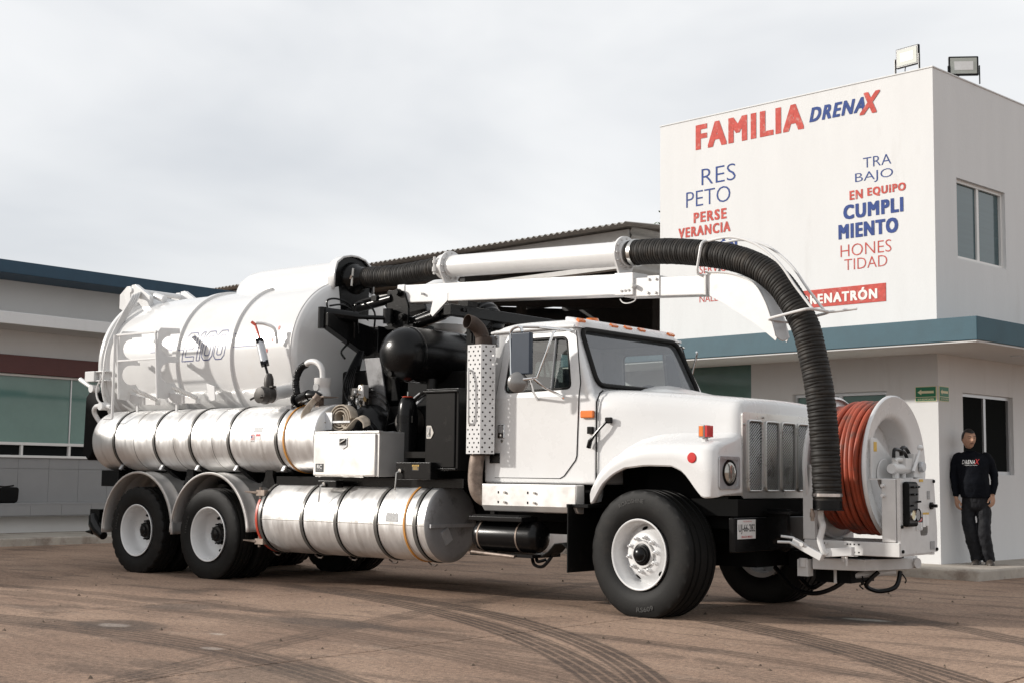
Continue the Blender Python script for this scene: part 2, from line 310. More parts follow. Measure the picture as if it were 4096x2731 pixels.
def holed(mb,outer,hole,fn):
    """planar polygon with a hole, mapped to 3D through fn"""
    bm=bmesh.new(); es=[]
    for loop in (outer,hole):
        if not loop: continue
        loops=loop if isinstance(loop[0],list) else [loop]
        for lp in loops:
            v=[bm.verts.new((p[0],p[1],0)) for p in lp]; es+=[bm.edges.new((v[i],v[(i+1)%len(v)])) for i in range(len(v))]
    bmesh.ops.triangle_fill(bm,edges=es,use_beauty=True,use_dissolve=False)
    bm.verts.index_update(); mb.add([fn(v.co.x,v.co.y) for v in bm.verts],[tuple(v.index for v in f.verts) for f in bm.faces]); bm.free(); return mb
def rpoly(pts,r,n=5):
    """polygon with rounded corners"""
    o=[]; m=len(pts); P=[Vector((p[0],p[1])) for p in pts]
    for i in range(m):
        a,b,c=P[i-1],P[i],P[(i+1)%m]; d1=(a-b); d2=(c-b); q=min(r,d1.length*.48,d2.length*.48); p1=b+d1.normalized()*q; p2=b+d2.normalized()*q
        for k in range(n+1):
            t=k/n; o.append(tuple((1-t)**2*p1+2*t*(1-t)*b+t*t*p2))
    return o
_tc={}
def text_mesh(s,bold=0,shear=0,sp=1):
    key=(s,bold,shear,sp)
    if key in _tc: return _tc[key]
    cu=bpy.data.curves.new('t','FONT'); cu.body=s; cu.offset=bold; cu.shear=shear; cu.resolution_u=3; cu.space_character=sp; cu.fill_mode='FRONT'
    o=bpy.data.objects.new('t',cu); COL.objects.link(o); dg=bpy.context.evaluated_depsgraph_get(); me=bpy.data.meshes.new_from_object(o.evaluated_get(dg))
    V=[tuple(v.co) for v in me.vertices]; F=[tuple(p.vertices) for p in me.polygons]
    bpy.data.objects.remove(o); bpy.data.curves.remove(cu); bpy.data.meshes.remove(me)
    x0=min(v[0] for v in V);x1=max(v[0] for v in V);y0=min(v[1] for v in V);y1=max(v[1] for v in V)
    V=[((v[0]-x0)/(x1-x0),(v[1]-y0)/(y1-y0)) for v in V]; _tc[key]=(V,F); return V,F
def lettering(mb,s,fn,bold=0,shear=0,sp=1):
    """writes s, filling the unit square, mapped to 3D through fn(x,y)"""
    V,F=text_mesh(s,bold,shear,sp); return mb.add([fn(*v) for v in V],F)
# ---------------------------------------------------------------- ground
gb=struct(obj('ground',MB().add([(-300,-300,-.03),(300,-300,-.03),(300,300,-.03),(-300,300,-.03)],[(0,1,2,3)]),'ground',angle=0,fix=False))
XS=[-14.6,-10.95,-7.3,-3.65,0,3.65,7.3,10.95,14.6]; YS=[-20.1,-9.1,1.9,12.9]
for i in range(len(XS)-1):
    for j in range(len(YS)-1):
        obj('concrete_slab',MB().box(XS[i]+.009,XS[i+1]-.009,YS[j]+.009,YS[j+1]-.009,-.028,0),'ground',gb,angle=0,bevel=.005,seg=1)
# dirt clods lying on the yard
mb=MB()
for k in range(260):
    x=random.uniform(-7,6); y=random.uniform(-7.5,3.5); r=random.choice((.006,.008,.01,.012,.018)); zz=r*.5; p=[]
    for a in range(5): t=a*2*PI/5+random.random(); p.append((x+r*math.cos(t)*random.uniform(.7,1.2),y+r*math.sin(t)*random.uniform(.7,1.2),.001))
    mb.add(p+[(x,y,r*random.uniform(.8,1.3))],[(i,(i+1)%5,5) for i in range(5)])
st=obj('dirt_clods',mb,'clod',angle=0); st['kind']='stuff'
# ---------------------------------------------------------------- left office building
LX=-14.9
pv=struct(obj('pavement_left',MB().box(-15.2,-13.0,-9.6,9.0,-.03,.125),'concrete',bevel=.025))
OB=thing('office_building','low grey office building with blue roof band and long green windows behind the tank','building',(-15,0,0))
def ob(name,mb,m,**k):
    o=obj(name,mb,m,OB,**k); o.location=(15,0,0); return o
Y0,Y1=-9.3,8.5
ob('wall',MB().box(LX-6,LX-.05,Y0,Y1,0,4.3),'wallb')
ob('wall_base',MB().box(LX-.06,-14.72,Y0,Y1,.12,.425),'wallb')
ob('bench_ledge',MB().box(LX-.03,-14.46,Y0+.002,Y1-.002,.40,.595),'tile')
tile_me=None
for r,(za,zb) in enumerate(((.42,.598),(.602,1.20),(1.203,1.385))):
    y=Y0+.02; k=0
    xx=-14.44 if r==0 else LX+.02
    proto=None
    while y<Y1-.5:
        if proto is None: o=ob('wall_tile',MB().box(xx-.05,xx,y+.0015,y+.5885,za,zb),'tile',bevel=.002,seg=1); proto=o
        else: o=copyo(proto); o.location=(15,y-Y0-.02,0)
        y+=.59
ob('bench_top',MB().box(LX-.01,-14.435,Y0+.004,Y1-.004,.597,.625),'tile',bevel=.005)
# windows: row of small panes below, tall fixed panes above
ob('window_sill',MB().box(LX-.04,LX+.06,Y0+.3,Y1-.3,1.387,1.43),'frame',bevel=.006)
ob('window_rail',MB().box(LX-.04,LX+.045,Y0+.3,Y1-.3,1.60,1.65),'frame',bevel=.006)
ob('window_head',MB().box(LX-.04,LX+.05,Y0+.3,Y1-.3,2.77,2.81),'frame',bevel=.006)
y=-8.2
while y<8.0:
    wpn=ob('window_pane',MB().box(LX-.02,LX-.008,y+.03,y+.90,1.43,1.60),'windark')
    ob('window_post',MB().box(LX-.04,LX+.04,y-.022,y+.022,1.43,1.60),'frame',bevel=.005); y+=.925
y=-8.2
while y<7.0:
    ob('window_pane',MB().box(LX-.02,LX-.006,y+.012,y+1.838,1.65,2.77),'winglass')
    ob('window_mullion',MB().box(LX-.03,LX+.012,y-.012,y+.012,1.65,2.77),'aluframe'); y+=1.85
ob('maroon_beam',MB().box(LX-.04,LX+.13,Y0+.01,Y1-.01,2.812,3.12),'maroon',bevel=.008)
ob('upper_wall',MB().box(LX-.04,LX+.02,Y0+.005,Y1-.005,3.122,4.42),'wallb')
ob('canopy_slab',MB().box(LX-.04,-13.95,Y0-.1,Y1+.1,3.54,3.74),'wall',bevel=.012)
ob('roof_band',MB().box(LX-6.2,-14.05,Y0-.4,Y1+.4,4.385,4.60),'teal_shaded',bevel=.01)
# black bag on the bench
bg_=thing('shoulder_bag','black fabric bag left on the bench ledge under the green windows','bag',(-14.62,1.40,.626))
obj('bag_body',MB().prism(rpoly([(-.36,0),(.34,0),(.36,.27),(-.1,.24),(-.36,.29)],.07),'x',-.11,.11),'blackflat',bg_,bevel=.03,seg=3)
obj('shoulder_strap',MB().tube(spline([(.0,-.30,.26),(.02,-.1,.30),(.0,.12,.27),(-.02,.32,.29)],6),.014,6),'black',bg_)
# ---------------------------------------------------------------- painted building with the wall lettering
CX_,CY_=-.358,6.053
PBR=R(-6.35)
PB=thing('painted_building','white two storey block with red and blue lettering painted above a teal canopy','building',(CX_,CY_,0),PBR)
H=6.55; CT,CB=3.10,2.82
def pb(name,mb,m,**k): return obj(name,mb,m,PB,**k)
fw=MB()   # front walls: upper, lower with openings
holed(fw,[(-4.59,2.9),(0,2.9),(0,H),(-4.59,H)],[],lambda x,z:(x,0,z))
win1=[(-4.1,.75),(-2.905,.75),(-2.905,2.815),(-4.1,2.815)]; win2=[(-2.205,1.0),(-.737,1.0),(-.737,2.35),(-2.205,2.35)]
holed(fw,[(-6.2,0),(0,0),(0,2.9),(-6.2,2.9)],[win1,win2],lambda x,z:(x,0,z))
sw1=[(.64,1.27),(2.055,1.27),(2.055,2.335),(.64,2.335)]; sw2=[(.583,4.10),(1.955,4.10),(1.955,5.18),(.583,5.18)]
holed(fw,[(0,0),(9,0),(9,H),(0,H)],[sw1,sw2],lambda y,z:(0,y,z))
o=pb('wall',fw,'wall',angle=0,fix=False); 
k=o.modifiers.new('weld','WELD'); k.merge_threshold=.001
# recess reveals and roof
def reveal(rect,side,d=.16):
    m=MB(); x0,x1=rect[0][0],rect[1][0]; z0,z1=rect[0][1],rect[2][1]
    c=[(x0,z0),(x1,z0),(x1,z1),(x0,z1)]
    for i in range(4):
        a,b=c[i],c[(i+1)%4]
        if side: m.add([(0,a[0],a[1]),(0,b[0],b[1]),(-d,b[0],b[1]),(-d,a[0],a[1])],[(0,1,2,3)])
        else: m.add([(a[0],0,a[1]),(b[0],0,b[1]),(b[0],d,b[1]),(a[0],d,a[1])],[(0,1,2,3)])
    pb('window_reveal',m,'wall',angle=0)
for r_,s_ in ((win1,0),(win2,0),(sw1,1),(sw2,1)): reveal(r_,s_)
pb('roof_slab',MB().box(-4.58,-.01,.01,8.9,H-.35,H-.25),'wall')
pb('parapet_cap',MB().box(-4.6,.012,-.012,.16,H-.001,H+.02),'wall',bevel=.006)
pb('parapet_cap',MB().box(-.15,.012,.165,9,H-.001,H+.02),'wall',bevel=.006)
pb('back_wall',MB().box(-4.59,-4.43,.02,9,3.1,H-.01).box(-6.2,-6.05,.02,9,0,2.9).box(-6.2,-.02,8.9,9.0,0,H-.01),'wall')
# canopy around the corner
pb('canopy_band',MB().box(-5.6,1.12,-1.12,.9,CB,CT).box(0.003,1.12,.9,9,CB,CT),'teal',bevel=.008)
pb('canopy_soffit',MB().box(-5.58,1.10,-1.10,-.002,CB-.02,CB+.003).box(.004,1.10,-.002,8.98,CB-.02,CB+.003),'wall')
for x,y in ((-1.4,-.55),(.62,.9)): pb('soffit_downlight',MB().cyl((x,y,CB-.03),(x,y,CB-.018),.07,16),'aluframe')
# windows
pb('window_pane',MB().box(-4.1,-2.905,.05,.06,.75,2.815),'winglass')
def slider(rect,side,gl,d=.09,fr='aluframe'):
    x0,x1=rect[0][0],rect[1][0]; z0,z1=rect[0][1],rect[2][1]; xm=(x0+x1)/2; t=.045
    def bx(m,a,b,c,e,da,db):
        return m.box(-db,-da,a,b,c,e) if side else m.box(a,b,da,db,c,e)
    f=MB(); bx(f,x0,x1,z0,z0+t,d-.04,d+.03); bx(f,x0,x1,z1-t,z1,d-.04,d+.03); bx(f,x0,x0+t,z0+t,z1-t,d-.04,d+.03); bx(f,x1-t,x1,z0+t,z1-t,d-.04,d+.03)
    F=pb('window_frame',f,fr,angle=0)
    f=MB(); bx(f,xm-.03,xm+.03,z0+t,z1-t,d-.03,d+.02); o=obj('meeting_stile',f,fr,F,angle=0)
    for a,b in ((x0+t,xm-.03),(xm+.03,x1-t)):
        f=MB(); bx(f,a,b,z0+t,z1-t,d-.004,d+.004); obj('pane',f,gl,F,angle=0)
    return F
slider(win2,0,'winglass'); slider(sw1,1,'windark'); slider(sw2,1,'winblue',fr='frame')
# wall lettering
def word(s,x0,x1,z0,z1,m,bold=0,shear=0,name='lettering',y=-.004):
    # heavy strokes are brushed in several overlapping passes
    mb=MB(); w=bold*1.0*(z1-z0)*2.2 if bold>0 else 0; n=5 if bold>0 else 1
    for i in range(n):
        for j in range(3 if bold>0 else 1):
            dx=w*(i/(n-1)-.5) if n>1 else 0; dz=w*.6*(j/2-.5) if n>1 else 0
            lettering(mb,s,lambda a,b:(x0+w/2+(x1-x0-w)*a+dx,y-.00012*(i*3+j),z0+w*.3+(z1-z0-w*.6)*b+dz),0 if bold>0 else bold,shear,1.22 if bold>0 else 1)
    return pb(name,mb,m,angle=0,fix=False)
word('FAMILIA',-3.9,-1.98,6.075,6.455,'paintred',.062)
word('DRENA',-1.89,-1.0,6.145,6.35,'paintblue',.05,.28)
word('X',-1.09,-.77,6.10,6.40,'paintred',.045,.28,y=-.0065)
word('RES',-3.79,-3.165,5.52,5.77,'paintblue',-.012); word('PETO',-4.08,-3.26,5.215,5.455,'paintblue',-.012)
word('PERSE',-3.94,-3.33,4.965,5.125,'paintred',.05); word('VERANCIA',-4.23,-3.26,4.765,4.92,'paintred',.05)
word('ÓN',-3.47,-3.14,4.44,4.70,'paintblue',.05)
word('SERVICIOS',-3.83,-3.1,4.19,4.31,'paintred',-.002); word('NALES',-3.83,-3.43,3.76,3.865,'paintred',-.002)
word('TRA',-1.045,-.62,5.365,5.505,'paintblue',-.011); word('BAJO',-1.17,-.595,5.15,5.31,'paintblue',-.011)
word('EN',-1.26,-1.055,4.955,5.082,'paintred',.05); word('EQUIPO',-.985,-.41,4.955,5.085,'paintred',.05); word('CUMPLI',-1.36,-.45,4.695,4.895,'paintblue',.062); word('MIENTO',-1.44,-.53,4.43,4.635,'paintblue',.062)
word('HONES',-1.41,-.635,4.185,4.35,'paintred',-.011); word('TIDAD',-1.355,-.70,4.0,4.15,'paintred',-.011)
pb('lettering_banner',MB().box(-2.12,-.725,-.006,0.0,3.53,3.775),'paintred',angle=0)
word('DRENATRÓN',-2.05,-.85,3.575,3.745,'paintwhite',.05,y=-.009)
# pavement round the building
pm=MB(); ca,sa=math.cos(PBR),math.sin(PBR)
def wl(x,y): return (CX_+x*ca-y*sa,CY_+x*sa+y*ca)
def rot_box(x0,x1,y0,y1,z0,z1,name,m,bevel=.02):
    mb=MB().box(x0,x1,y0,y1,z0,z1); o=obj(name,mb,m,None,bevel=bevel); o.location=(CX_,CY_,0); o.rotation_euler=(0,0,PBR); return struct(o)
rot_box(-6.3,.866,-.723,10,-.03,.13,'pavement_right','concrete',.03)
# ---------------------------------------------------------------- signs and floodlights on that building
def evac(name,label,origin,ux,w,h,nrm):
    e=Vector(ux).normalized(); n=Vector(nrm).normalized(); O=Vector(origin)
    t=thing(name,label,'sign',O,0,'evacuation route signs')
    f=lambda d:(lambda a,b:tuple(e*(w*a)+Vector((0,0,h*b))+n*d))
    def quad(a0,a1,b0,b1,d): F=f(d); return MB().add([F(a0,b0),F(a1,b0),F(a1,b1),F(a0,b1)],[(0,1,2,3)])
    c=e*w/2+Vector((0,0,h/2))+n*.004
    obj('plate',MB().obox(c,e,n,(0,0,1),w/2,.004,h/2),'cream',t,angle=0)
    obj('green_panel',quad(.03,.97,.32,.96,.0095),'green',t,angle=0,fix=False); obj('green_panel',quad(.03,.97,.04,.28,.0095),'green',t,angle=0,fix=False)
    F=f(.012); A=[(.12,.62),(.30,.80),(.30,.70),(.88,.70),(.88,.54),(.30,.54),(.30,.44)]
    obj('arrow',MB().add([F(*p) for p in A],[tuple(range(7))]),'cream',t,angle=0,fix=False)
    obj('lettering',lettering(MB(),'RUTA DE EVACUACION',lambda a,b:F(.12+.76*a,.09+.13*b),.012,.2),'cream',t,angle=0,fix=False); return t
bx_=Vector((ca,sa,0)); by_=Vector((-sa,ca,0))
p=wl(-.318,-.002); evac('evacuation_sign','wider green evacuation arrow sign on the sunny front wall',(p[0],p[1],2.19),bx_,.302,.196,-by_)
p=wl(.002,.012); evac('evacuation_sign','narrow green evacuation arrow sign round the corner on the shaded wall',(p[0],p[1],2.193),by_,.25,.194,bx_)
def flood(label,x,y,rz,tilt,wd=.36,hh=.27):
    p=wl(x,y); t=thing('floodlight',label,'floodlight',(p[0],p[1],H+.02),PBR+rz,'floodlights on the roof edge')
    c,s=math.cos(tilt),math.sin(tilt); ez=Vector((0,s,c)); ey=Vector((0,-c,s)); O=Vector((0,0,.10+hh/2))
    obj('housing',MB().obox(O-ey*.02,(1,0,0),ey,ez,wd/2,.022,hh/2),'black',t,bevel=.012)
    obj('lens',MB().obox(O+ey*.004,(1,0,0),ey,ez,wd/2-.025,.003,hh/2-.025),'lampface',t,bevel=.006)
    obj('reflector',MB().obox(O+ey*.0085,(1,0,0),ey,ez,wd/2-.075,.001,hh/2-.075),'printwhite',t)
    for sx in (-1,1): obj('bracket',MB().box(sx*(wd/2+.008)-.006,sx*(wd/2+.008)+.006,-.015,.015,-.021,.10+hh/2),'black',t)
    obj('cable',MB().tube(spline([(-.05,.04,.12),(-.07,.05,.06),(-.03,.06,.02),(.0,.08,-.01)],5),.007,6),'black',t)
flood('floodlight facing the camera above the red and blue lettering',-.42,.10,R(-6),R(0))
flood('floodlight standing further back on the shaded side parapet',-.08,1.0,R(40),R(0),.40,.27)
# ---------------------------------------------------------------- corrugated shed behind
SH=thing('corrugated_shed','dark open shed with wavy corrugated roof behind the boom','shed',(CX_,CY_,0),PBR)
def sh(name,mb,m,**k): return obj(name,mb,m,SH,**k)
xr,xl=-8.35,-24.0; ev,ez_=3.55,6.02
rows=[]; nn=int((xr-xl)/.0275)
for v_,zz in ((ev,ez_),(6,ez_+.18),(12,ez_+.62),(19,ez_+1.1)):
    rows.append([(xr-i*.0275,v_,zz+.022*math.sin(2*PI*i*.0275/.165)) for i in range(nn+1)])
sh('roof_sheet',MB().sheet(rows),'corr',angle=60,solid=.004,fix=False)
sh('fascia_board',MB().box(xl,xr-.35,4.0,4.06,5.70,5.985),'fascia')
sh('gutter_beam',MB().box(xl,xr-.35,4.1,4.3,5.26,5.36),'fascia')
for v_ in (4.2,6.2,8.2,10.2,12.2,14.2,16.2,18.2):
    zz=ez_+.02+(v_-ev)*.07
    sh('purlin',MB().box(xl,xr-.36,v_-.05,v_+.05,zz-.22,zz-.07),'corrdark')
x=xr-.5
while x>xl:
    sh('rafter',MB().add([(x-.08,4.31,5.38),(x+.08,4.31,5.38),(x+.08,18.9,6.6),(x-.08,18.9,6.6),(x-.08,4.31,5.6),(x+.08,4.31,5.6),(x+.08,18.9,6.85),(x-.08,18.9,6.85)],[(0,3,2,1),(4,5,6,7),(0,1,5,4),(1,2,6,5),(2,3,7,6),(3,0,4,7)]),'corrdark')
    sh('column',MB().box(x-.1,x+.1,11.0,11.2,0,6.0),'corrdark'); x-=5.0
# horizontally corrugated end cladding, and near-black back and side added to darken inside
rows=[]
for i in range(40):
    zz=5.02+i*.026; rows.append([(xr-.3+.02*math.sin(2*PI*i*.026/.16),4.02,zz),(xr-.3+.02*math.sin(2*PI*i*.026/.16),19,zz)])
sh('end_cladding',MB().sheet(rows),'corr',angle=60,solid=.004,fix=False)
sh('back_wall',MB().box(xl,xr-.4,18.95,19.05,0,7.0).prism([(4,0),(19,0),(19,7.0),(4,5.95)],'x',xl-.1,xl),'corrdark')
# ---------------------------------------------------------------- tree seen past the shed corner
def tree(loc,h,cr,label):
    t=thing('tree',label,'tree',loc)
    mb=MB().tube([(0,0,-.1),(.05,.03,h*.3),(-.05,.05,h*.55),(.02,0,h*.8)],[.2,.16,.11,.05],10); cs=[]
    for k in range(14):
        a=random.uniform(0,2*PI); e=random.uniform(.2,1.2); r=cr*random.uniform(.5,.95); b=Vector((math.cos(a)*math.cos(e),math.sin(a)*math.cos(e),math.sin(e)))*r+Vector((0,0,h*.6)); cs.append(b)
        mb.tube([(0,0,h*random.uniform(.35,.6)),tuple(b*.5+Vector((0,0,h*.28))),tuple(b)],[.07,.04,.015],6)
    obj('trunk',mb,'bark',t); lf=MB()
    for c in cs:
        for k in range(130):
            p=c+Vector((random.gauss(0,.45),random.gauss(0,.45),random.gauss(0,.35))); d=Vector((random.gauss(0,1),random.gauss(0,1),random.gauss(0,.6))).normalized(); s=d.orthogonal().normalized(); q=random.uniform(.07,.13)
            lf.add([p-d*q,p+s*q*.45,p+d*q,p-s*q*.45],[(0,1,2,3)])
    obj('crown',lf,'leaf',t,angle=0,fix=False)
p=wl(-21.6,24); tree((p[0],p[1],0),13.5,3.0,'green leafy tree just showing past the shed roof beside the painted wall')
# ================================================================ the vacuum truck
T=thing('vacuum_truck','white three axle sewer vacuum truck with silver water tanks and boom hose','truck',(-3.2,0,0))
def tp(name,mb,m,parent=None,**k):
    o=obj(name,mb,m,parent or T,**k)
    if parent is None: o.location=(3.2,0,0)
    return o
# ---------------- wheels (local: outer face towards -Y)
def tyre_mesh(Rt,w,lug,n=96):
    hw=w/2; P=[(.285,-hw*.62),(.30,-hw*.80),(.34,-hw*.93),(.40,-hw),(Rt-.075,-hw*.985),(Rt-.04,-hw*.95),(Rt-.012,-hw*.90),(Rt-.002,-hw*.82)]
    g=[-.62,-.25,.25,.62] if not lug else [-.5,0,.5]
    tr=[]
    for c in g: tr+=[(Rt,(c-.07)*hw),(Rt-.013,(c-.055)*hw),(Rt-.013,(c+.055)*hw),(Rt,(c+.07)*hw)]
    prof=P+tr+[(r,-y) for r,y in P[::-1]]; m=len(prof)
    def fn(j,k,r,h):
        if lug and 5<=j<m-5:
            ph=(k+(0 if h<0 else 2))%4
            if ph==0: return r-.016 if abs(h)>hw*.45 else r-.006
        if not lug and j in (6,m-7) and k%4==0: return r-.008
        return r
    return MB().lathe(prof,(0,0,0),(0,1,0),n,fn=fn)
def flatten(mb,zc,zmin):
    mb.v=[(x,y,max(z,zmin-zc)) for x,y,z in mb.v]; return mb
def arc_word(mb,s,r,y,a_mid,arc,h,flip=False):
    def fn(u,v):
        t=a_mid+(-(u-.5) if not flip else (u-.5))*arc; rr=r+(v if not flip else 1-v)*h
        return (rr*math.cos(t),y,rr*math.sin(t))
    return lettering(mb,s,fn,.012)
def rim_front():
    prof=[(.300,-.185),(.302,-.192),(.296,-.195),(.286,-.190),(.280,-.17),(.262,-.12),(.255,-.06),(.252,-.045)]
    mb=MB().lathe(prof+[(.25,.17),(.29,.185),(.29,.19)],(0,0,0),(0,1,0),64)
    return mb
def wheel_front(x,zc,ysgn,rz,hub='black'):
    # disc of a steer wheel: raised nut ring, hand holes near the rim
    d=MB(); n=80; prof=[(.252,-.045),(.235,-.055),(.205,-.085),(.188,-.110),(.172,-.122),(.118,-.124),(.112,-.118),(.105,-.118)]
    hole=set()
    d.lathe(prof,(0,0,0),(0,1,0),n)
    # disc stays whole; dark ovals laid on it stand in for shaded holes
    keep=[]; m=len(prof)
    for idx,f in enumerate(d.f):
        k=idx//(m-1); j=idx%(m-1)
        keep.append(f)
    d.f=keep
    r=rim_front(); r.add(d.v,d.f)
    W=tp('wheel',r,'white',angle=40); W.location=(x+3.2,ysgn*1.03 if True else 0,zc); W.rotation_euler=(0,0,rz)
    ty=flatten(tyre_mesh(.547,.40,False),zc,.0); obj('tyre',ty,'rubber',W,angle=30)
    if ysgn<0:
        lt=arc_word(MB(),'ROADSHINE',.435,-.2035,R(100),.62,.035); arc_word(lt,'RS609',.44,-.2035,R(-80),.40,.04,True); obj('tyre_lettering',lt,'rubberlet',W,angle=0,fix=False)
        dk=MB().lathe([(.25,-.03),(.0,-.03)],(0,0,0),(0,1,0),32); obj('brake_drum',dk,'blackflat',W)
        for k in range(10):
            a=2*PI*k/10+.16; c=(.145*math.cos(a),0,.145*math.sin(a)); nb=MB().lathe([(0,-.178),(.008,-.178),(.0085,-.160),(.0155,-.158),(.0155,-.134),(.021,-.132),(.022,-.120)],c,(0,1,0),6); obj('lug_nut',nb,'white',W,angle=20)
        hb=MB().lathe([(.0,-.215),(.03,-.213),(.052,-.202),(.062,-.185),(.064,-.172),(.078,-.170),(.080,-.150),(.105,-.145),(.108,-.118)],(0,0,0),(0,1,0),32); obj('hub_cap',hb,'black',W)
        obj('hub_ring',MB().lathe([(.085,-.1255),(.085,-.147),(.112,-.147),(.114,-.1255)],(0,0,0),(0,1,0),32),'whiteworn',W)
        for k in range(5):
            a0=2*PI*k/5+.45; pts=[]
            for q in range(14):
                t=2*PI*q/14; rr=.2215+.0165*math.sin(t); aa=a0+.135*math.cos(t); yy=-.055-.030*(.235-rr)/.030 if rr>.205 else -.085; pts.append((rr*math.cos(aa),yy-.003,rr*math.sin(aa)))
            obj('hand_hole_patch',MB().add(pts,[tuple(range(14))]),'dark',W,angle=0)
    return W
wf=wheel_front(0,.523,-1,R(-6)); wf.location=(3.2,-1.035,.523)
wf2=wheel_front(0,.523,1,R(180-6)); wf2.location=(3.2,1.035,.523)
def wheel_rear(x,ysgn,lug):
    zc=.49
    prof=[(.300,-.125),(.302,-.132),(.296,-.135),(.286,-.130),(.281,-.115),(.268,-.08),(.262,-.02),(.256,.03),(.235,.058),(.215,.070),(.19,.092),(.165,.096),(.09,.096)]
    r=MB().lathe(prof,(0,0,0),(0,1,0),72)
    W=tp('wheel',r,'white',angle=40); W.location=(x+3.2,ysgn*1.085,zc); W.rotation_euler=(0,0,0 if ysgn<0 else PI)
    ty=flatten(tyre_mesh(.507,.275,lug),zc,.0); obj('tyre',ty,'rubber',W,angle=30)
    inn=MB(); t2=flatten(tyre_mesh(.507,.275,True,72),zc,.0); inn.add([(a,b+.335,c) for a,b,c in t2.v],t2.f); inn.lathe([(.29,.25),(.05,.3)],(0,0,0),(0,1,0),32); obj('inner_tyre',inn,'rubber',W,angle=30)
    if ysgn<0:
        hb=MB().lathe([(.0,-.045),(.035,-.045),(.05,-.04),(.055,-.02),(.085,-.015),(.092,.0),(.092,.06),(.115,.066),(.118,.095)],(0,0,0),(0,1,0),24)
        obj('axle_hub',hb,'black',W)
        for k in range(10):
            a=2*PI*k/10; c=(.108*math.cos(a),0,.108*math.sin(a)); obj('wheel_stud',MB().lathe([(0,.005),(.009,.005),(.009,.04),(.017,.042),(.017,.067)],c,(0,1,0),6),'black',W,angle=20)
        for k in (0,1,2,3,4):
            a=R(-100)+k*2*PI/5; c=(.198*math.cos(a),.0835,.198*math.sin(a)); obj('hand_hole_patch',MB().lathe([(0,-.004),(.026,-.004),(.026,.02)],c,(0,1,0),16),'dark',W)  # dark discs on the rim stand in for the shade in its holes
        lt=arc_word(MB(),'DOUBLE COIN' if False else '11R22.5',.37,-.139,R(165),.5,.03); obj('tyre_lettering',lt,'rubberlet',W,angle=0,fix=False)
    return W
for x,lg in ((-5.774,False),(-7.094,True)):
    for s in (-1,1): wheel_rear(x,s,lg)
# ---------------- chassis
for s in (-1,1): tp('frame_rail',MB().prism([(s*.36,.74),(s*.44,.74),(s*.44,1.0),(s*.36,1.0)],'x',-8.35,.70),'blackflat',bevel=.01)
tp('cross_member',MB().box(-8.3,-8.1,-.43,.43,.74,1.0).box(-4.6,-4.45,-.35,.35,.76,.98).box(-2.4,-2.2,-.35,.35,.76,.98),'blackflat')
for x in (-5.774,-7.094):
    tp('drive_axle',MB().tube([(x,-.9,.49),(x,-.35,.49),(x,-.15,.49),(x,.15,.49),(x,.35,.49),(x,.9,.49)],[.075,.085,.2,.2,.085,.075],16),'blackflat')
tp('front_axle',MB().tube([(0,-.85,.52),(0,-.6,.45),(0,.6,.45),(0,.85,.52)],.07,10),'blackflat')
for s in (-1,1):
    tp('leaf_spring',MB().box(-7.1,-5.75,s*.50,s*.62,.60,.72),'blackflat'); tp('spring_hanger',MB().box(-6.7,-6.1,s*.63,s*.70,.5,1.0),'blackflat'); tp('leaf_spring',MB().box(-.75,.6,s*.4,s*.48,.55,.66),'blackflat')
tp('engine_bay_blocker',MB().box(-.60,.58,-.62,.62,.62,1.78).box(-1.9,-.6,-.34,.34,.62,1.12).box(-2.0,-.62,-.9,.9,1.0,1.095),'dark')  # plain dark boxes added inside to block light under bonnet and cab
tp('drive_shaft',MB().tube([(-1.9,0,.72),(-5.6,0,.55)],.06,10),'blackflat')
# ---------------- rear mudguards: ribbed half barrels
def guard(xc,Rg,s,a0,a1):
    prof=[(Rg-.012,-1.225),(Rg+.012,-1.222),(Rg+.014,-1.205),(Rg,-1.185),(Rg,-1.06),(Rg+.012,-1.045),(Rg+.012,-1.025),(Rg,-1.01),(Rg,-.78),(Rg+.012,-.765),(Rg+.012,-.745),(Rg,-.73),(Rg,-.52)]
    prof=[(r,h if s<0 else -h) for r,h in prof]; rows=[]
    for k in range(41):
        t=a0+(a1-a0)*k/40; rows.append([(xc+r*math.cos(t),h,.49+r*math.sin(t)) for r,h in prof])
    return tp('mudguard',MB().sheet(rows),'aluflat',solid=.006,angle=40,fix=True)
for s in (-1,1):
    guard(-7.094,.672,s,R(-2),R(184)); guard(-5.774,.672,s,R(4),R(180))
    for xc in (-6.43,-5.05): tp('mudguard_bracket',MB().prism([(xc-.12,1.02),(xc+.12,1.02),(xc+.06,1.14),(xc+.06,1.3),(xc-.06,1.3),(xc-.06,1.14)],'y',s*.98,s*.93),'black')
# ---------------- horizontal water tanks at the side
def htank(x0,x1,yc,zc,r,dome0,dome1,m='alu'):
    prof=[]
    for i in range(7): t=PI/2*i/6; prof.append((r*math.sin(t),x0+dome0*(1-math.sin(PI/2*i/6)**.0 if False else 0)-dome0*(math.cos(t))+dome0*0))
    prof=[(r*math.sin(PI/2*i/8),x0-dome0*math.cos(PI/2*i/8)) for i in range(9)]+[(r,x0+.3),(r,(x0+x1)/2),(r,x1-.3)]+[(r*math.cos(PI/2*i/8),x1+dome1*math.sin(PI/2*i/8)) for i in range(9)]
    return tp('water_tank',MB().lathe(prof,(0,yc,zc),(1,0,0),64),m,angle=40)
def strap(x,yc,zc,r,wd,m,th=.008,a0=0,a1=2*PI,parent=None,name='tank_strap'):
    prof=[(r,x-wd/2),(r+th,x-wd/2),(r+th,x+wd/2),(r,x+wd/2)]
    return tp(name,MB().lathe(prof,(0,yc,zc),(1,0,0),56,a0,a1),m,parent,angle=40)
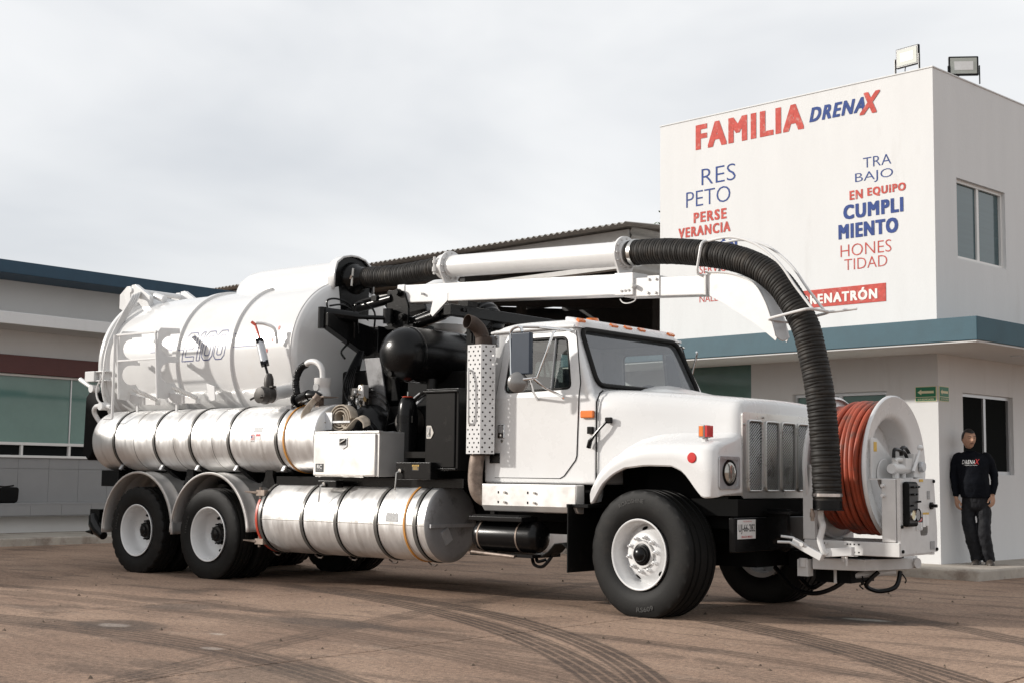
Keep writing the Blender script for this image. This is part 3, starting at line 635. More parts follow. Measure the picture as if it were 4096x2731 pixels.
for s in (-1,1):
    tk=htank(-8.02,-4.10,s*.858,1.544,.362,.16,.03)
    for x in (-7.60,-6.81,-6.15,-5.47,-4.68):
        strap(x,s*.858,1.544,.3625,.052,'black',.004,parent=tk); strap(x,s*.858,1.544,.3665,.034,'strap',.005,parent=tk)
        if s<0:
            tt=R(232); cy=-.858-math.sin(R(52))*.37*.9; 
            obj('strap_buckle',MB().obox((x+.005,-1.085,1.245),(1,0,0),(0,.55,.83),(0,-.83,.55),.02,.06,.008),'galv',tk)
            obj('tank_saddle',MB().prism([(-1.06,1.22),(-.75,1.17),(-.45,1.19),(-.45,1.0),(-.80,1.05)],'x',x-.03,x+.05),'black',tk)
    if s<0:
        strap(-4.555,-.858,1.544,.363,.022,'orange',.010,parent=tk,name='orange_band')
        for xx in (-7.2,-6.45,-5.75): strap(xx,-.858,1.544,.3622,.006,'strap',.0015,parent=tk,name='weld_seam')
        obj('strap_clasp',MB().box(-4.72,-4.64,-1.05,-1.0,1.80,1.90).box(-4.715,-4.645,-1.09,-1.05,1.765,1.80),'galv',tk)
# lower tank, fittings near side only; unseen far twin added to darken ground
htank(-4.86,-2.50,.845,.70,.377,.05,.035); lt=htank(-4.86,-2.50,-.845,.70,.377,.05,.035)
for x in (-4.90,-4.24,-3.73,-3.155,-2.625): 
    strap(x,-.845,.70,.3775,.058,'black',.004,parent=lt); strap(x,-.845,.70,.3815,.038,'strap',.006,parent=lt)
    obj('strap_hook',MB().tube([(x,-1.02,.33),(x+.03,-1.0,.30),(x+.08,-1.0,.295),(x+.10,-1.0,.31)],.008,6),'rustsoot',lt)
strap(-2.765,-.845,.70,.3775,.022,'orange',.010,parent=lt,name='orange_band'); strap(-4.955,-.845,.70,.372,.03,'redpaint',.012,R(60),R(175),parent=lt,name='red_ring')
obj('weld_seam',MB().tube([(-4.9,-1.222,.685),(-2.5,-1.222,.685)],.005,6),'steel',lt)
obj('sticker',MB().add([(-3.02,-1.213,.80),(-2.85,-1.213,.80),(-2.85,-1.2265,.715),(-3.02,-1.2265,.715)],[(0,1,2,3)]),'printgrey',lt,angle=0)
obj('tank_end',MB().lathe([(.379,-2.502),(.379,-2.494),(.36,-2.478),(.30,-2.464),(.15,-2.455),(0,-2.453)],(0,-.845,.70),(1,0,0),56),'grime',lt,angle=60)
obj('end_patch',MB().obox((-2.452,-.95,.58),(0,1,.6),(1,0,.1),(0,-.6,1),.05,.012,.07).box(-2.465,-2.442,-1.19,-.55,.665,.70),'galv',lt)
for zz in (.96,.44):
    obj('hinge_clamp',MB().box(-5.03,-4.90,-1.17,-1.10,zz-.03,zz+.03).tube([(-5.02,-1.16,zz),(-5.16,-1.22,zz+.01)],[.018,.006],6).cyl((-4.99,-1.14,zz-.06),(-4.99,-1.14,zz+.06),.014,8),'rust',lt)
for x in (-4.4,-3.0): tp('tank_bracket',MB().box(x-.05,x+.05,-.85,-.4,.95,1.13),'black')
# stickers on the upper tank
def on_tank(x,z,yc,zc,r): return (x,yc-math.sqrt(max(r*r-(z-zc)**2,1e-6)),z)
def decal(name,x0,x1,z0,z1,yc,zc,r,m,parent=None,n=4):
    rows=[[on_tank(x0+(x1-x0)*i,z0+(z1-z0)*j/n,yc,zc,r) for i in (0,1)] for j in range(n+1)]; return tp(name,MB().sheet(rows),m,parent,angle=60,fix=False)
decal('sticker',-5.053,-4.905,1.605,1.668,-.858,1.544,.3645,'printgrey'); 
s1=decal('flag_sticker',-5.088,-5.018,1.52,1.59,-.858,1.544,.3645,'printwhite')
decal('stripe',-5.084,-5.022,1.575,1.587,-.858,1.544,.366,'printred'); 
for k in range(4): decal('stripe',-5.084,-5.022,1.528+k*.011,1.533+k*.011,-.858,1.544,.366,'printred')
decal('canton',-5.084,-5.058,1.550,1.572,-.858,1.544,.367,'printblue')
s2=decal('danger_sticker',-5.01,-4.92,1.533,1.595,-.858,1.544,.3645,'printwhite'); decal('danger_oval',-5.0,-4.93,1.567,1.590,-.858,1.544,.366,'printred')
mb=lettering(MB(),'MADE IN',lambda a,b:on_tank(-5.086+.066*a,1.592+.012*b,-.858,1.544,.366),.01); tp('lettering',mb,'printblack',angle=0,fix=False); mb=lettering(MB(),'THE USA',lambda a,b:on_tank(-5.086+.066*a,1.505+.012*b,-.858,1.544,.366),.01); tp('lettering',mb,'printblack',angle=0,fix=False)
# ---------------- big white debris tank
DR,DZ=.869,2.503
prof=[(0,-8.62),(.3,-8.60),(.6,-8.53),(.80,-8.44),(.86,-8.38),(DR,-8.34),(DR,-7.5),(DR,-6.5),(DR,-5.5),(DR,-4.93),(.866,-4.875),(.85,-4.845),(.81,-4.825),(.6,-4.79),(.3,-4.765),(0,-4.76)]
tp('debris_tank',MB().lathe(prof,(0,0,DZ),(1,0,0),96),'whitetank',angle=50)
for x in (-5.92,-6.92): tp('stiffener_ring',MB().lathe([(DR-.005,x-.045),(DR+.028,x-.04),(DR+.030,x+.04),(DR-.005,x+.045)],(0,0,DZ),(1,0,0),96),'whitetank',angle=30)
tp('weld_line',MB().lathe([(DR-.001,-4.90),(DR+.006,-4.895),(DR+.006,-4.885),(DR-.003,-4.88)],(0,0,DZ),(1,0,0),96),'whiteworn',angle=30)
tp('rear_flange',MB().lathe([(DR,-8.40),(.935,-8.40),(.94,-8.37),(.935,-8.34),(.90,-8.33),(.90,-8.30),(DR,-8.27)],(0,0,DZ),(1,0,0),96),'white',angle=30)
tp('tank_support',MB().prism([(-.8,1.62),(-.5,1.10),(.5,1.10),(.8,1.62),(.5,1.70),(-.5,1.70)],'x',-8.1,-7.8).prism([(-.8,1.62),(-.5,1.10),(.5,1.10),(.8,1.62),(.5,1.70),(-.5,1.70)],'x',-5.3,-5.0),'black')
tp('subframe',MB().box(-8.3,-2.1,-.5,-.36,1.0,1.14).box(-8.3,-2.1,.36,.5,1.0,1.14).box(-8.25,-4.9,-.48,.48,1.13,1.65),'blackflat')
# top duct running to the boom elbow
arch=[(-.29,3.25),(-.285,3.42),(-.25,3.53),(-.16,3.595),(-.05,3.62),(.05,3.62),(.16,3.595),(.25,3.53),(.285,3.42),(.29,3.25)]
rows=[]
for x,k,dz in ((-6.72,.55,-.22),(-6.66,.75,-.13),(-6.56,.9,-.06),(-6.42,.98,-.015),(-6.2,1,0),(-5.5,1,0),(-4.92,1,0)): rows.append([(x,y*k,3.25+max(0,(z+dz)-3.25)) for y,z in arch])
tp('top_duct',MB().sheet(rows),'whitetank',angle=60)
rows=[[(x,y*k,3.2+(z-3.2)*k2) for y,z in arch] for x,k,k2 in ((-4.93,1.0,1.0),(-4.91,1.12,1.13),(-4.80,1.12,1.13),(-4.795,1.06,1.08))]
tp('duct_hood',MB().sheet(rows),'white',angle=40,solid=.012)
tp('duct_elbow',MB().prism([(y*1.05,3.0+(z-3.0)*1.06) for y,z in arch],'x',-4.90,-4.83).lathe([(.20,-4.84),(.17,-4.74),(.135,-4.70),(.12,-4.60)],(0,0,3.40),(1,0,0),32).box(-4.9,-4.78,-.22,.22,2.9,3.3),'black',angle=40)
tp('elbow_clamp',MB().cyl((-4.71,-.13,3.30),(-4.69,-.13,3.50),.016,8).cyl((-4.72,-.13,3.38),(-4.70,-.13,3.42),.026,8),'steel')
# ribbed suction hoses
def ribbed(path,r,pitch=.029,amp=.0075,n=28):
    P=path; L=[0]
    for i in range(1,len(P)): L.append(L[-1]+(P[i]-P[i-1]).length)
    cnt=int(L[-1]/pitch); pts=[]; rr=[]; sub=5
    j=0; jit=[random.uniform(-.0007,.0007) for _ in range(cnt+2)]; jp=[Vector((random.uniform(-1,1),random.uniform(-1,1),random.uniform(-1,1)))*.0008 for _ in range(cnt+2)]
    for k in range(cnt*sub+1):
        d=L[-1]*k/(cnt*sub)
        while j<len(L)-2 and L[j+1]<d: j+=1
        t=(d-L[j])/max(1e-9,L[j+1]-L[j]); pts.append(P[j].lerp(P[j+1],t)+jp[k//sub]); ph=(k%sub)/sub; rr.append(r+jit[k//sub]+amp*(math.sin(PI*ph)-.6))
    return MB().tube(pts,rr,n)
tp('rear_suction_hose',ribbed(spline([(-4.68,0,3.405),(-4.45,.0,3.40),(-4.1,0,3.385),(-3.75,-.01,3.40),(-3.45,-.04,3.41),(-3.26,-.08,3.408)],10),.116),'hose',angle=80)
# ---------------- boom
BO=Vector((-4,0,0)); ps=R(6.3); BE=Vector((math.cos(ps),-math.sin(ps),0)); BN=Vector((math.sin(ps),math.cos(ps),0)); BZ=Vector((0,0,1))
def bp(s,z,o=0): return BO+BE*s+BN*o+BZ*z
def bbox(s0,z0a,z0b,s1,z1a,z1b,hw,mb=None):
    mb=mb or MB(); vs=[]
    for s_,za,zb in ((s0,z0a,z0b),(s1,z1a,z1b)):
        vs+=[bp(s_,za,-hw),bp(s_,za,hw),bp(s_,zb,hw),bp(s_,zb,-hw)]
    return mb.add(vs,[(0,1,2,3),(7,6,5,4),(0,4,5,1),(1,5,6,2),(2,6,7,3),(3,7,4,0)])
zt=lambda s:3.243-(s-.2)*.0565
tp('boom_beam',bbox(.12,zt(.12)-.2,zt(.12),3.22,zt(3.22)-.2,zt(3.22),.10),'whiterough',bevel=.014,seg=3)
hd=bbox(.0,zt(0)-.06,zt(0)+.008,.14,zt(.14)-.205,zt(.14)+.008,.112); tp('boom_heel',hd,'whiterough',bevel=.02,seg=3)
tp('boom_collar',bbox(3.205,zt(3.2)-.207,zt(3.2)+.007,3.437,zt(3.43)-.207,zt(3.43)+.007,.108),'whiterough',bevel=.008)
tp('boom_extension',bbox(3.3,2.845,3.025,4.285,2.785,2.965,.083),'whiterough',bevel=.012,seg=3)
cl=tp('extension_clamp',bbox(3.60,2.832,3.020,3.742,2.824,3.012,.094),'whiterough',bevel=.004)
for s_,zz in ((3.62,2.985),(3.705,2.98),(3.61,2.86),(3.70,2.855)): obj('bolt',MB().tube([bp(s_,zz,-.094),bp(s_,zz,-.112)],.013,8),'whiteworn',cl)
for s_ in (3.30,3.345,3.39): tp('collar_bolt',MB().tube([bp(s_,2.905,-.108),bp(s_,2.90,-.12)],.011,8),'whiteworn')
tp('stop_pin',MB().tube([bp(3.45,2.935,-.10),bp(3.45,2.935,-.15)],.02,12),'whiteworn')
tp('boom_cable',MB().tube([tuple(p) for p in spline([bp(3.24,2.835,-.06),bp(3.28,2.80,-.07),bp(3.35,2.785,-.08),bp(3.42,2.80,-.07),bp(3.44,2.835,-.06)],6)],.006,6),'whiteworn')
tp('lift_bracket',MB().add([bp(s_,z_,o_) for o_ in (-.104,-.07) for s_,z_ in ((.60,3.03),(.845,3.10),(.845,3.02),(.60,2.86),(.56,2.90))],[(4,3,2,1,0),(5,6,7,8,9),(0,1,6,5),(1,2,7,6),(2,3,8,7),(3,4,9,8),(4,0,5,9)]),'whiterough',bevel=.004)
tp('lift_bracket',MB().add([bp(s_,z_,o_) for o_ in (.07,.104) for s_,z_ in ((.60,3.03),(.845,3.10),(.845,3.02),(.60,2.86),(.56,2.90))],[(4,3,2,1,0),(5,6,7,8,9),(0,1,6,5),(1,2,7,6),(2,3,8,7),(3,4,9,8),(4,0,5,9)]),'whiterough',bevel=.004)
tp('cable_cleat',MB().tube([bp(.45,3.12,-.10),bp(.45,3.12,-.15)],.014,8),'whiterough')
# rigid suction pipe on saddles
tp('suction_pipe',MB().tube([tuple(bp(.70,3.405)),tuple(bp(3.3,3.272))],.118,48),'whiterough',angle=40)
for s_ in (.78,3.26):
    zc=3.405-(s_-.70)*.0512; ax=(BE*1-BZ*.0512).normalized()
    f=tp('pipe_flange',MB().lathe([(.118,-.03),(.165,-.028),(.165,-.004),(.118,.0),(.125,.03),(.118,.035)],tuple(bp(s_,zc)),tuple(ax),40),'whiterough',angle=30)
    for k in range(12):
        t=2*PI*k/12; b=bp(s_,zc)+BN*math.cos(t)*.143+BZ*math.sin(t)*.143; obj('flange_bolt',MB().tube([tuple(b-ax*.012),tuple(b+ax*.016)],.011,6),'whiteworn',f)
    zb=zt(s_)-.01
    vs=[bp(s_+d,z_,o_) for d in (-.034,-.012) for o_,z_ in ((-.15,zc-.05),(-.075,zb),(.075,zb),(.15,zc-.05),(.09,zc-.13),(-.09,zc-.13))]
    obj('saddle',MB().add(vs,[(5,4,3,2,1,0),(6,7,8,9,10,11)]+[(i,(i+1)%6,(i+1)%6+6,i+6) for i in range(6)]),'whiterough',f)
tp('hose_clamp',MB().lathe([(.122,-.02),(.13,-.02),(.13,.02),(.122,.02)],tuple(bp(3.385,3.268)),(BE-BZ*.05).to_tuple(),40),'steel')
tp('hose_clamp',MB().lathe([(.122,-.05),(.135,-.05),(.135,.03),(.122,.03)],tuple(bp(.70,3.405)),(BE-BZ*.05).to_tuple(),40),'whiteworn')
tp('clamp_latch',MB().tube([bp(.66,3.31,-.14),bp(.66,3.50,-.14)],.014,8).tube([bp(.66,3.34,-.14),bp(.66,3.39,-.14)],.024,8).tube([bp(.66,3.43,-.14),bp(.66,3.46,-.14)],.022,8),'whiteworn')
hp=spline([bp(*q) for q in ((3.31,3.272),(3.55,3.262),(3.85,3.232),(4.22,3.17),(4.49,3.107),(4.76,3.0),(4.965,2.856),(5.09,2.712),(5.20,2.538),(5.262,2.41),(5.305,2.25),(5.357,2.03),(5.40,1.75),(5.432,1.37),(5.445,1.06),(5.447,.99))],12)
tp('suction_hose',ribbed(hp,.118),'hose',angle=80)
e=bp(5.447,.935)
tp('hose_end_cuff',MB().lathe([(.10,.07),(.120,.07),(.120,.0),(.135,-.004),(.135,-.012),(.09,-.012)],tuple(e),(0,0,1),40),'black')
tp('hose_clamp',MB().lathe([(.121,.10),(.127,.10),(.127,.125),(.121,.125)],tuple(e),(0,0,1),40),'chrome')
tp('hose_plug',MB().lathe([(0,-.10),(.016,-.10),(.016,-.07),(.022,-.07),(.022,-.03),(.016,-.03),(.016,.0)],tuple(e+BN*-.10-BE*.08),(0,0,1),12),'rust')
# hose guide chute: two curved side plates with a rounded edge and a trough between
def chute_plate(off,th):
    top=spline([Vector((4.27,2.984,0)),Vector((4.50,2.955,0)),Vector((4.70,2.89,0)),Vector((4.82,2.808,0)),Vector((4.91,2.671,0)),Vector((4.965,2.54,0)),Vector((4.995,2.45,0)),Vector((5.02,2.365,0))],5)
    poly=[(p.x,p.y) for p in top]+[(5.005,2.335),(4.815,2.482),(4.47,2.694),(4.30,2.78)]
    mb=MB(); n=len(poly); vs=[bp(s_,z_,off) for s_,z_ in poly]+[bp(s_,z_,off+th) for s_,z_ in poly]
    return mb.add(vs,[tuple(range(n)),tuple(range(n,2*n))[::-1]]+[(i,i+n,(i+1)%n+n,(i+1)%n) for i in range(n)]),top
for off in (-.085,.077):
    m_,top=chute_plate(off,.008); tp('hose_guide_plate',m_,'whiterough',angle=40)
rows=[[bp(p.x,p.y,o_)-BZ*(.03*math.cos(o_/.085*PI/2)) for o_ in (-.105,-.085,-.04,0,.04,.085,.105)] for p in top]
tp('hose_guide_trough',MB().sheet(rows),'whiterough',angle=60,solid=.006)
tp('beam_end_plate',bbox(4.265,2.785,2.965,4.285,2.784,2.964,.11),'whiteworn')
def btube(pts,r=.012,n=8,name='guide_bar'): return tp(name,MB().tube([tuple(p) for p in pts],r,n),'whiterough')
def hoop(s_,z_,ds,dz,hw):   # closed hoop across the hose
    c=bp(s_,z_); a=(BE*ds+BZ*dz); L=a.length; a=a/L; pts=[]
    for q,t in ((-hw,-L/2),(-hw,L/2),(hw,L/2),(hw,-L/2)): pts.append((q,t))
    rp_=rpoly(pts,.07,5); return [c+BN*x+a*y for x,y in rp_]
def chain(pts): return tp('guide_hoop',MB().tube([tuple(p) for p in pts],.0125,8,closed=True),'whiterough')
chain(hoop(4.25,3.115,.06,.30,.16)); chain(hoop(5.18,2.54,.42,.06,.17))
for o_ in (-.09,.09):
    btube(spline([bp(4.29,3.265,o_),bp(4.55,3.27,o_),bp(4.82,3.175,o_),bp(5.05,2.99,o_),bp(5.21,2.78,o_),bp(5.385,2.565,o_)],6))
btube(spline([bp(5.385,2.565,.12),bp(5.45,2.57,.15),bp(5.62,2.585,.20)],4))
# ---------------- mast, lift and swing rams
for o_ in (-.155,.13):
    mp_=tp('mast_plate',MB().prism(rpoly([(-4.115,2.80),(-3.79,2.80),(-3.79,3.0),(-3.87,3.18),(-4.115,3.20)],.03),'y',o_,o_+.03),'black',bevel=.004)
for x_,z_ in ((-3.93,3.16),(-3.855,2.885)): tp('pivot_pin',MB().cyl((x_,-.21,z_),(x_,.2,z_),.03,16).cyl((x_,-.19,z_),(x_,-.155,z_),.042,16),'black')
tp('mast_base',MB().cyl((-3.95,0,2.45),(-3.95,0,2.80),.16,24).box(-4.13,-3.7,-.17,.17,2.76,2.80).box(-4.15,-3.75,-.3,.3,1.1,2.5),'black')
tp('slew_rod_eye',MB().cyl((-4.03,-.22,2.82),(-4.03,-.22,2.98),.055,16),'black')
tp('lift_ram',MB().tube([(-3.85,-.02,2.80),(-3.62,-.045,2.84),(-3.62,-.045,2.84),(-3.25,-.08,2.91)],[.06,.06,.05,.05],16).tube([(-3.8,-.03,2.83),(-3.35,-.075,2.905)],.075,18),'black')
tp('boom_arm_rod',MB().tube([(-4.75,-.12,3.02),(-4.05,-.13,3.11)],.055,12).tube([(-4.75,-.16,3.07),(-4.3,-.18,3.125)],.022,8).box(-4.32,-4.24,-.20,-.15,3.09,3.15),'black')
# swing ram on its cantilever arm
ax,ay=-4.40,-.86
tp('swing_arm',MB().prism([(ay,2.90),(ay,2.75),(-.25,2.48),(-.2,2.48),(-.2,2.80)],'x',-4.42,-4.30).box(-4.47,-4.16,-.24,.35,2.45,2.80).box(-4.47,-4.2,.0,.3,1.1,2.6),'black',bevel=.008)
tp('swing_ram',MB().tube([(-4.40,-.83,2.905),(-4.22,-.50,2.875)],.058,18).tube([(-4.22,-.50,2.875),(-4.03,-.22,2.88)],.024,12).cyl((ax,ay,2.73),(ax,ay,2.96),.042,16),'black')
def hoses(name,paths,r=.011,m='black',parent=None):
    mb=MB()
    for p in paths: mb.tube([tuple(q) for q in spline(p,6)],r,6)
    return tp(name,mb,m,parent)
hoses('hydraulic_hose',[[(-4.38,-.80,2.95),(-4.38,-.80,3.04),(-4.33,-.70,3.06),(-4.27,-.56,3.0),(-4.25,-.52,2.82),(-4.26,-.5,2.65)],[(-4.37,-.78,2.98),(-4.31,-.62,3.0),(-4.25,-.5,2.9),(-4.24,-.46,2.7)],[(-4.24,-.52,2.93),(-4.23,-.52,3.02),(-4.18,-.44,3.03),(-4.1,-.36,2.93),(-4.15,-.32,2.7)]])
# hydraulic lines falling to the valve block
V=[]
for k in range(7):
    o_=k*.022; V.append([(-4.28,-.34-o_*.5,2.52),(-4.27,-.40-o_,2.35),(-4.30,-.42-o_*1.4,2.15),(-4.28,-.46-o_,2.02),(-4.20,-.48-o_,1.94+.02*(k%3)),(-4.1,-.52-o_,1.88)])
V+= [[(-4.28,-.44,2.0),(-4.35,-.55,1.85),(-4.33,-.6,1.7),(-4.1,-.62,1.68),(-3.8,-.6,1.66),(-3.55,-.55,1.72)],[(-4.1,-.5,2.02),(-3.85,-.6,2.06),(-3.65,-.6,1.95),(-3.62,-.58,1.75),(-3.75,-.56,1.6)],[(-4.08,-.5,1.98),(-3.8,-.62,2.0),(-3.60,-.62,1.85),(-3.66,-.6,1.6),(-3.7,-.55,1.4)],
 [(-4.0,-.66,1.72),(-3.8,-.72,1.70),(-3.68,-.74,1.60),(-3.66,-.74,1.4)],[(-4.0,-.62,1.74),(-3.78,-.68,1.72),(-3.62,-.7,1.58),(-3.6,-.7,1.38)],[(-4.35,-.5,2.6),(-4.38,-.58,2.5),(-4.3,-.6,2.42)],[(-3.3,-.5,1.95),(-3.1,-.45,2.05),(-2.9,-.4,1.95),(-2.8,-.4,1.7)],[(-3.5,-.55,1.72),(-3.35,-.5,1.95),(-3.1,-.5,2.08)]]
hoses('hydraulic_hose',V,.012)
rs=random.Random(3)
for k in range(14):
    x_=-4.22+.30*rs.random(); z_=1.84+.24*rs.random(); y_=-.60-.06*rs.random(); a=rs.uniform(-.5,.5)
    tp('hose_fitting',MB().tube([(x_,y_,z_),(x_+.05*math.sin(a),y_-.01,z_+.05*math.cos(a))],.014,6).tube([(x_+.015*math.sin(a),y_,z_+.015*math.cos(a)),(x_+.03*math.sin(a),y_,z_+.03*math.cos(a))],.020,6),('steel','brass','galv')[k%3],angle=20)
tp('valve_bank',MB().box(-4.26,-3.96,-.56,-.50,1.82,2.10),'iron',bevel=.01)
for k in range(5): tp('valve_spool',MB().box(-4.24+k*.055,-4.20+k*.055,-.60,-.56,1.86,2.02),'iron',bevel=.006)
tp('suction_manifold',MB().tube(spline([(-3.72,-.62,1.28),(-3.72,-.64,1.46),(-3.62,-.66,1.56),(-3.46,-.66,1.58)],5),.045,12),'galv')
for k in range(3): tp('pump_pipe',MB().tube(spline([(-3.52+k*.06,-.52,1.2),(-3.52+k*.06,-.54,1.6),(-3.50+k*.07,-.50,1.85),(-3.3+k*.05,-.45,2.02)],5),.018,8),('galv','blackflat','galv')[k])
tp('gear_housing',MB().lathe([(0,-.60),(.10,-.60),(.14,-.56),(.15,-.45),(.15,-.3)],(-3.42,0,1.72),(0,1,0),24),'iron',angle=40)
tp('valve_block',MB().box(-4.02,-3.94,-.66,-.58,1.98,2.12),'aluflat',bevel=.004)
tp('valve_knob',MB().lathe([(0,-.05),(.012,-.045),(.014,-.03),(.006,-.02),(.006,0)],(-3.985,-.66,2.02),(0,1,0),12),'rust')
tp('pump_frame_plate',MB().prism([(-3.98,1.55),(-3.72,1.55),(-3.78,2.05),(-3.86,2.42),(-4.1,2.42),(-4.0,2.0)],'y',-.50,-.48),'plate',bevel=.004)
tp('plate_hole',MB().lathe([(0,-.003),(.045,-.003),(.045,.0)],(-3.87,-.50,1.78),(0,1,0),20),'dark')
tp('fan_drum',MB().lathe([(0,-.72),(.10,-.715),(.24,-.68),(.29,-.62),(.30,-.55),(.30,.4)],(-3.95,0,1.62),(0,1,0),36),'black',angle=50)
tp('pump_mass',MB().box(-4.6,-2.1,-.42,.6,1.12,1.9).box(-3.6,-2.2,-.35,.6,1.85,2.25).box(-4.5,-4.05,-.45,.5,1.7,2.3),'blackflat',bevel=.03)
# transverse black silencer
mz=2.40
tp('silencer_drum',MB().lathe([(0,-1.03),(.08,-1.025),(.16,-1.0),(.225,-.95),(.265,-.88),(.285,-.80),(.285,.6),(.2,.72),(0,.76)],(-3.2,0,mz),(0,1,0),48),'black',angle=50)
tp('silencer_seam',MB().lathe([(.2855,-.81),(.289,-.80),(.289,-.78),(.2855,-.77)],(-3.2,0,mz),(0,1,0),48),'black')
tp('silencer_seam',MB().lathe([(.2855,-.1),(.289,-.09),(.289,-.07),(.2855,-.06)],(-3.2,0,mz),(0,1,0),48),'black')
tp('drain_plug',MB().lathe([(0,-.06),(.028,-.06),(.028,-.03),(.04,-.03),(.04,.02)],(-3.23,-.93,2.19),(0,1,0),8),'black',angle=20)
# water accumulator with red cap, riser pipes
tp('accumulator',MB().lathe([(.105,1.25),(.105,1.72),(.102,1.82),(.092,1.89),(.07,1.945),(.05,1.965),(0,1.966)],(-3.2,-.75,0),(0,0,1),32),'black',angle=50)
tp('accumulator_band',MB().lathe([(.1055,1.70),(.110,1.70),(.110,1.775),(.1055,1.775)],(-3.2,-.75,0),(0,0,1),32).box(-3.11,-3.08,-.80,-.77,1.70,1.77),'black')
tp('accumulator_cap',MB().lathe([(0,1.972),(.052,1.972),(.06,1.965),(.05,1.955)],(-3.2,-.75,0),(0,0,1),24),'redpaint')
tp('accumulator_valve',MB().cyl((-3.2,-.75,1.97),(-3.2,-.75,2.02),.008,8),'steel')
tp('riser_pipe',MB().cyl((-2.98,-.62,1.5),(-2.98,-.62,2.15),.055,16).cyl((-2.98,-.62,1.1),(-2.98,-.62,1.5),.045,12).cyl((-2.98,-.62,1.72),(-2.98,-.62,1.75),.08,16),'black')
# tall black cabinet
cb=tp('cabinet',MB().box(-2.62,-2.19,-1.10,-.70,1.215,2.01),'black',bevel=.006)
obj('cabinet_door',MB().box(-2.595,-2.225,-1.115,-1.10,1.245,1.965),'black',cb,bevel=.008); obj('drip_rail',MB().box(-2.63,-2.18,-1.135,-1.10,1.968,1.99),'black',cb,bevel=.006); obj('sill_rail',MB().box(-2.62,-2.19,-1.13,-1.10,1.222,1.240),'black',cb,bevel=.006)
obj('paddle_latch',MB().prism(rpoly([(-2.585,1.525),(-2.525,1.525),(-2.49,1.58),(-2.525,1.65),(-2.585,1.65)],.012),'y',-1.122,-1.114),'steel',cb); obj('latch_dish',MB().box(-2.578,-2.53,-1.124,-1.1215,1.54,1.635),'printgrey',cb); obj('latch_handle',MB().cyl((-2.555,-1.135,1.575),(-2.555,-1.12,1.575),.012,8).box(-2.55,-2.54,-1.13,-1.12,1.55,1.62),'steel',cb)
# toolbox
tb=tp('toolbox',MB().box(-4.075,-3.15,-1.20,-.79,1.15,1.60),'aluflat',bevel=.005)
obj('toolbox_door',MB().box(-4.085,-3.185,-1.222,-1.20,1.155,1.578),'aluflat',tb,bevel=.012)
obj('toolbox_lid_rail',MB().box(-4.08,-3.145,-1.212,-1.15,1.582,1.606),'aluflat',tb,bevel=.004)
obj('paddle_latch',MB().prism(rpoly([(-3.70,1.45),(-3.64,1.42),(-3.58,1.45),(-3.58,1.54),(-3.70,1.54)],.01),'y',-1.23,-1.221),'galv',tb,bevel=.003); obj('latch_dish',MB().box(-3.69,-3.59,-1.232,-1.229,1.462,1.53),'printblack',tb); obj('latch_handle',MB().tube([(-3.68,-1.24,1.485),(-3.64,-1.245,1.50),(-3.60,-1.235,1.52)],.007,6),'steel',tb)
obj('hinge',MB().cyl((-4.05,-1.215,1.148),(-3.35,-1.215,1.148),.007,6),'steel',tb)
obj('maker_label',MB().box(-4.045,-3.925,-1.2245,-1.2215,1.19,1.275),'printblack',tb)
mb=lettering(MB(),'RC',lambda a,b:(-4.02+.075*a,-1.2265,1.225+.04*b),.02); obj('label_lettering',mb,'printwhite',tb,angle=0,fix=False)
mb=lettering(MB(),'800 382 8611',lambda a,b:(-4.025+.08*a,-1.2265,1.207+.008*b),.0); obj('label_lettering',mb,'printwhite',tb,angle=0,fix=False)
# valve boxes with hanging levers
for x0,x1,z0,z1,lx in ((-4.04,-3.77,1.03,1.105,-3.93),(-2.925,-2.46,1.125,1.295,-2.85)):
    vb=tp('valve_box',MB().box(x0,x1,-1.19,-1.08,z0,z1),'black',bevel=.008)
    obj('valve_lever',MB().tube([(lx,-1.20,(z0+z1)/2),(lx-.02,-1.235,(z0+z1)/2-.02),(lx-.03,-1.24,z0-.08),(lx-.035,-1.24,(z0+z1)/2-.19)],[.012,.008,.007,.009],8).cyl((lx,-1.185,(z0+z1)/2),(lx,-1.215,(z0+z1)/2),.02,10),'steel',vb)
obj('caution_label',MB().box(-2.70,-2.61,-1.193,-1.1905,1.215,1.268),'printblack',vb); obj('caution_strip',MB().box(-2.70,-2.61,-1.1945,-1.1925,1.253,1.268),'yellow',vb)
mb=lettering(MB(),'CAUTION',lambda a,b:(-2.69+.07*a,-1.196,1.2555+.01*b),.01); obj('label_lettering',mb,'printblack',vb,angle=0,fix=False)
for k in range(4): obj('label_lettering',MB().box(-2.69,-2.62-.01*(k%2),-1.1945,-1.1925,1.222+.0075*k,1.2245+.0075*k),'yellow',vb)
tp('side_beam',MB().box(-4.9,-2.2,-1.0,-.9,1.05,1.14).box(-3.0,-2.6,-1.0,-.5,1.34,1.40),'black')
# white cyclone and black ribbed duct behind the mast
tp('cyclone',MB().lathe([(0,2.72),(.2,2.74),(.26,2.82),(.265,2.86),(.27,2.865),(.265,2.87),(.265,3.26),(.24,3.33),(.15,3.38),(0,3.40)],(-3.95,.62,0),(0,0,1),40),'white',angle=50)
tp('air_duct',ribbed(spline([(-3.3,.42,2.98),(-3.17,.40,2.94),(-3.06,.38,2.80),(-3.04,.37,2.55),(-3.04,.37,2.3)],8),.15,.05,.012),'black',angle=80)
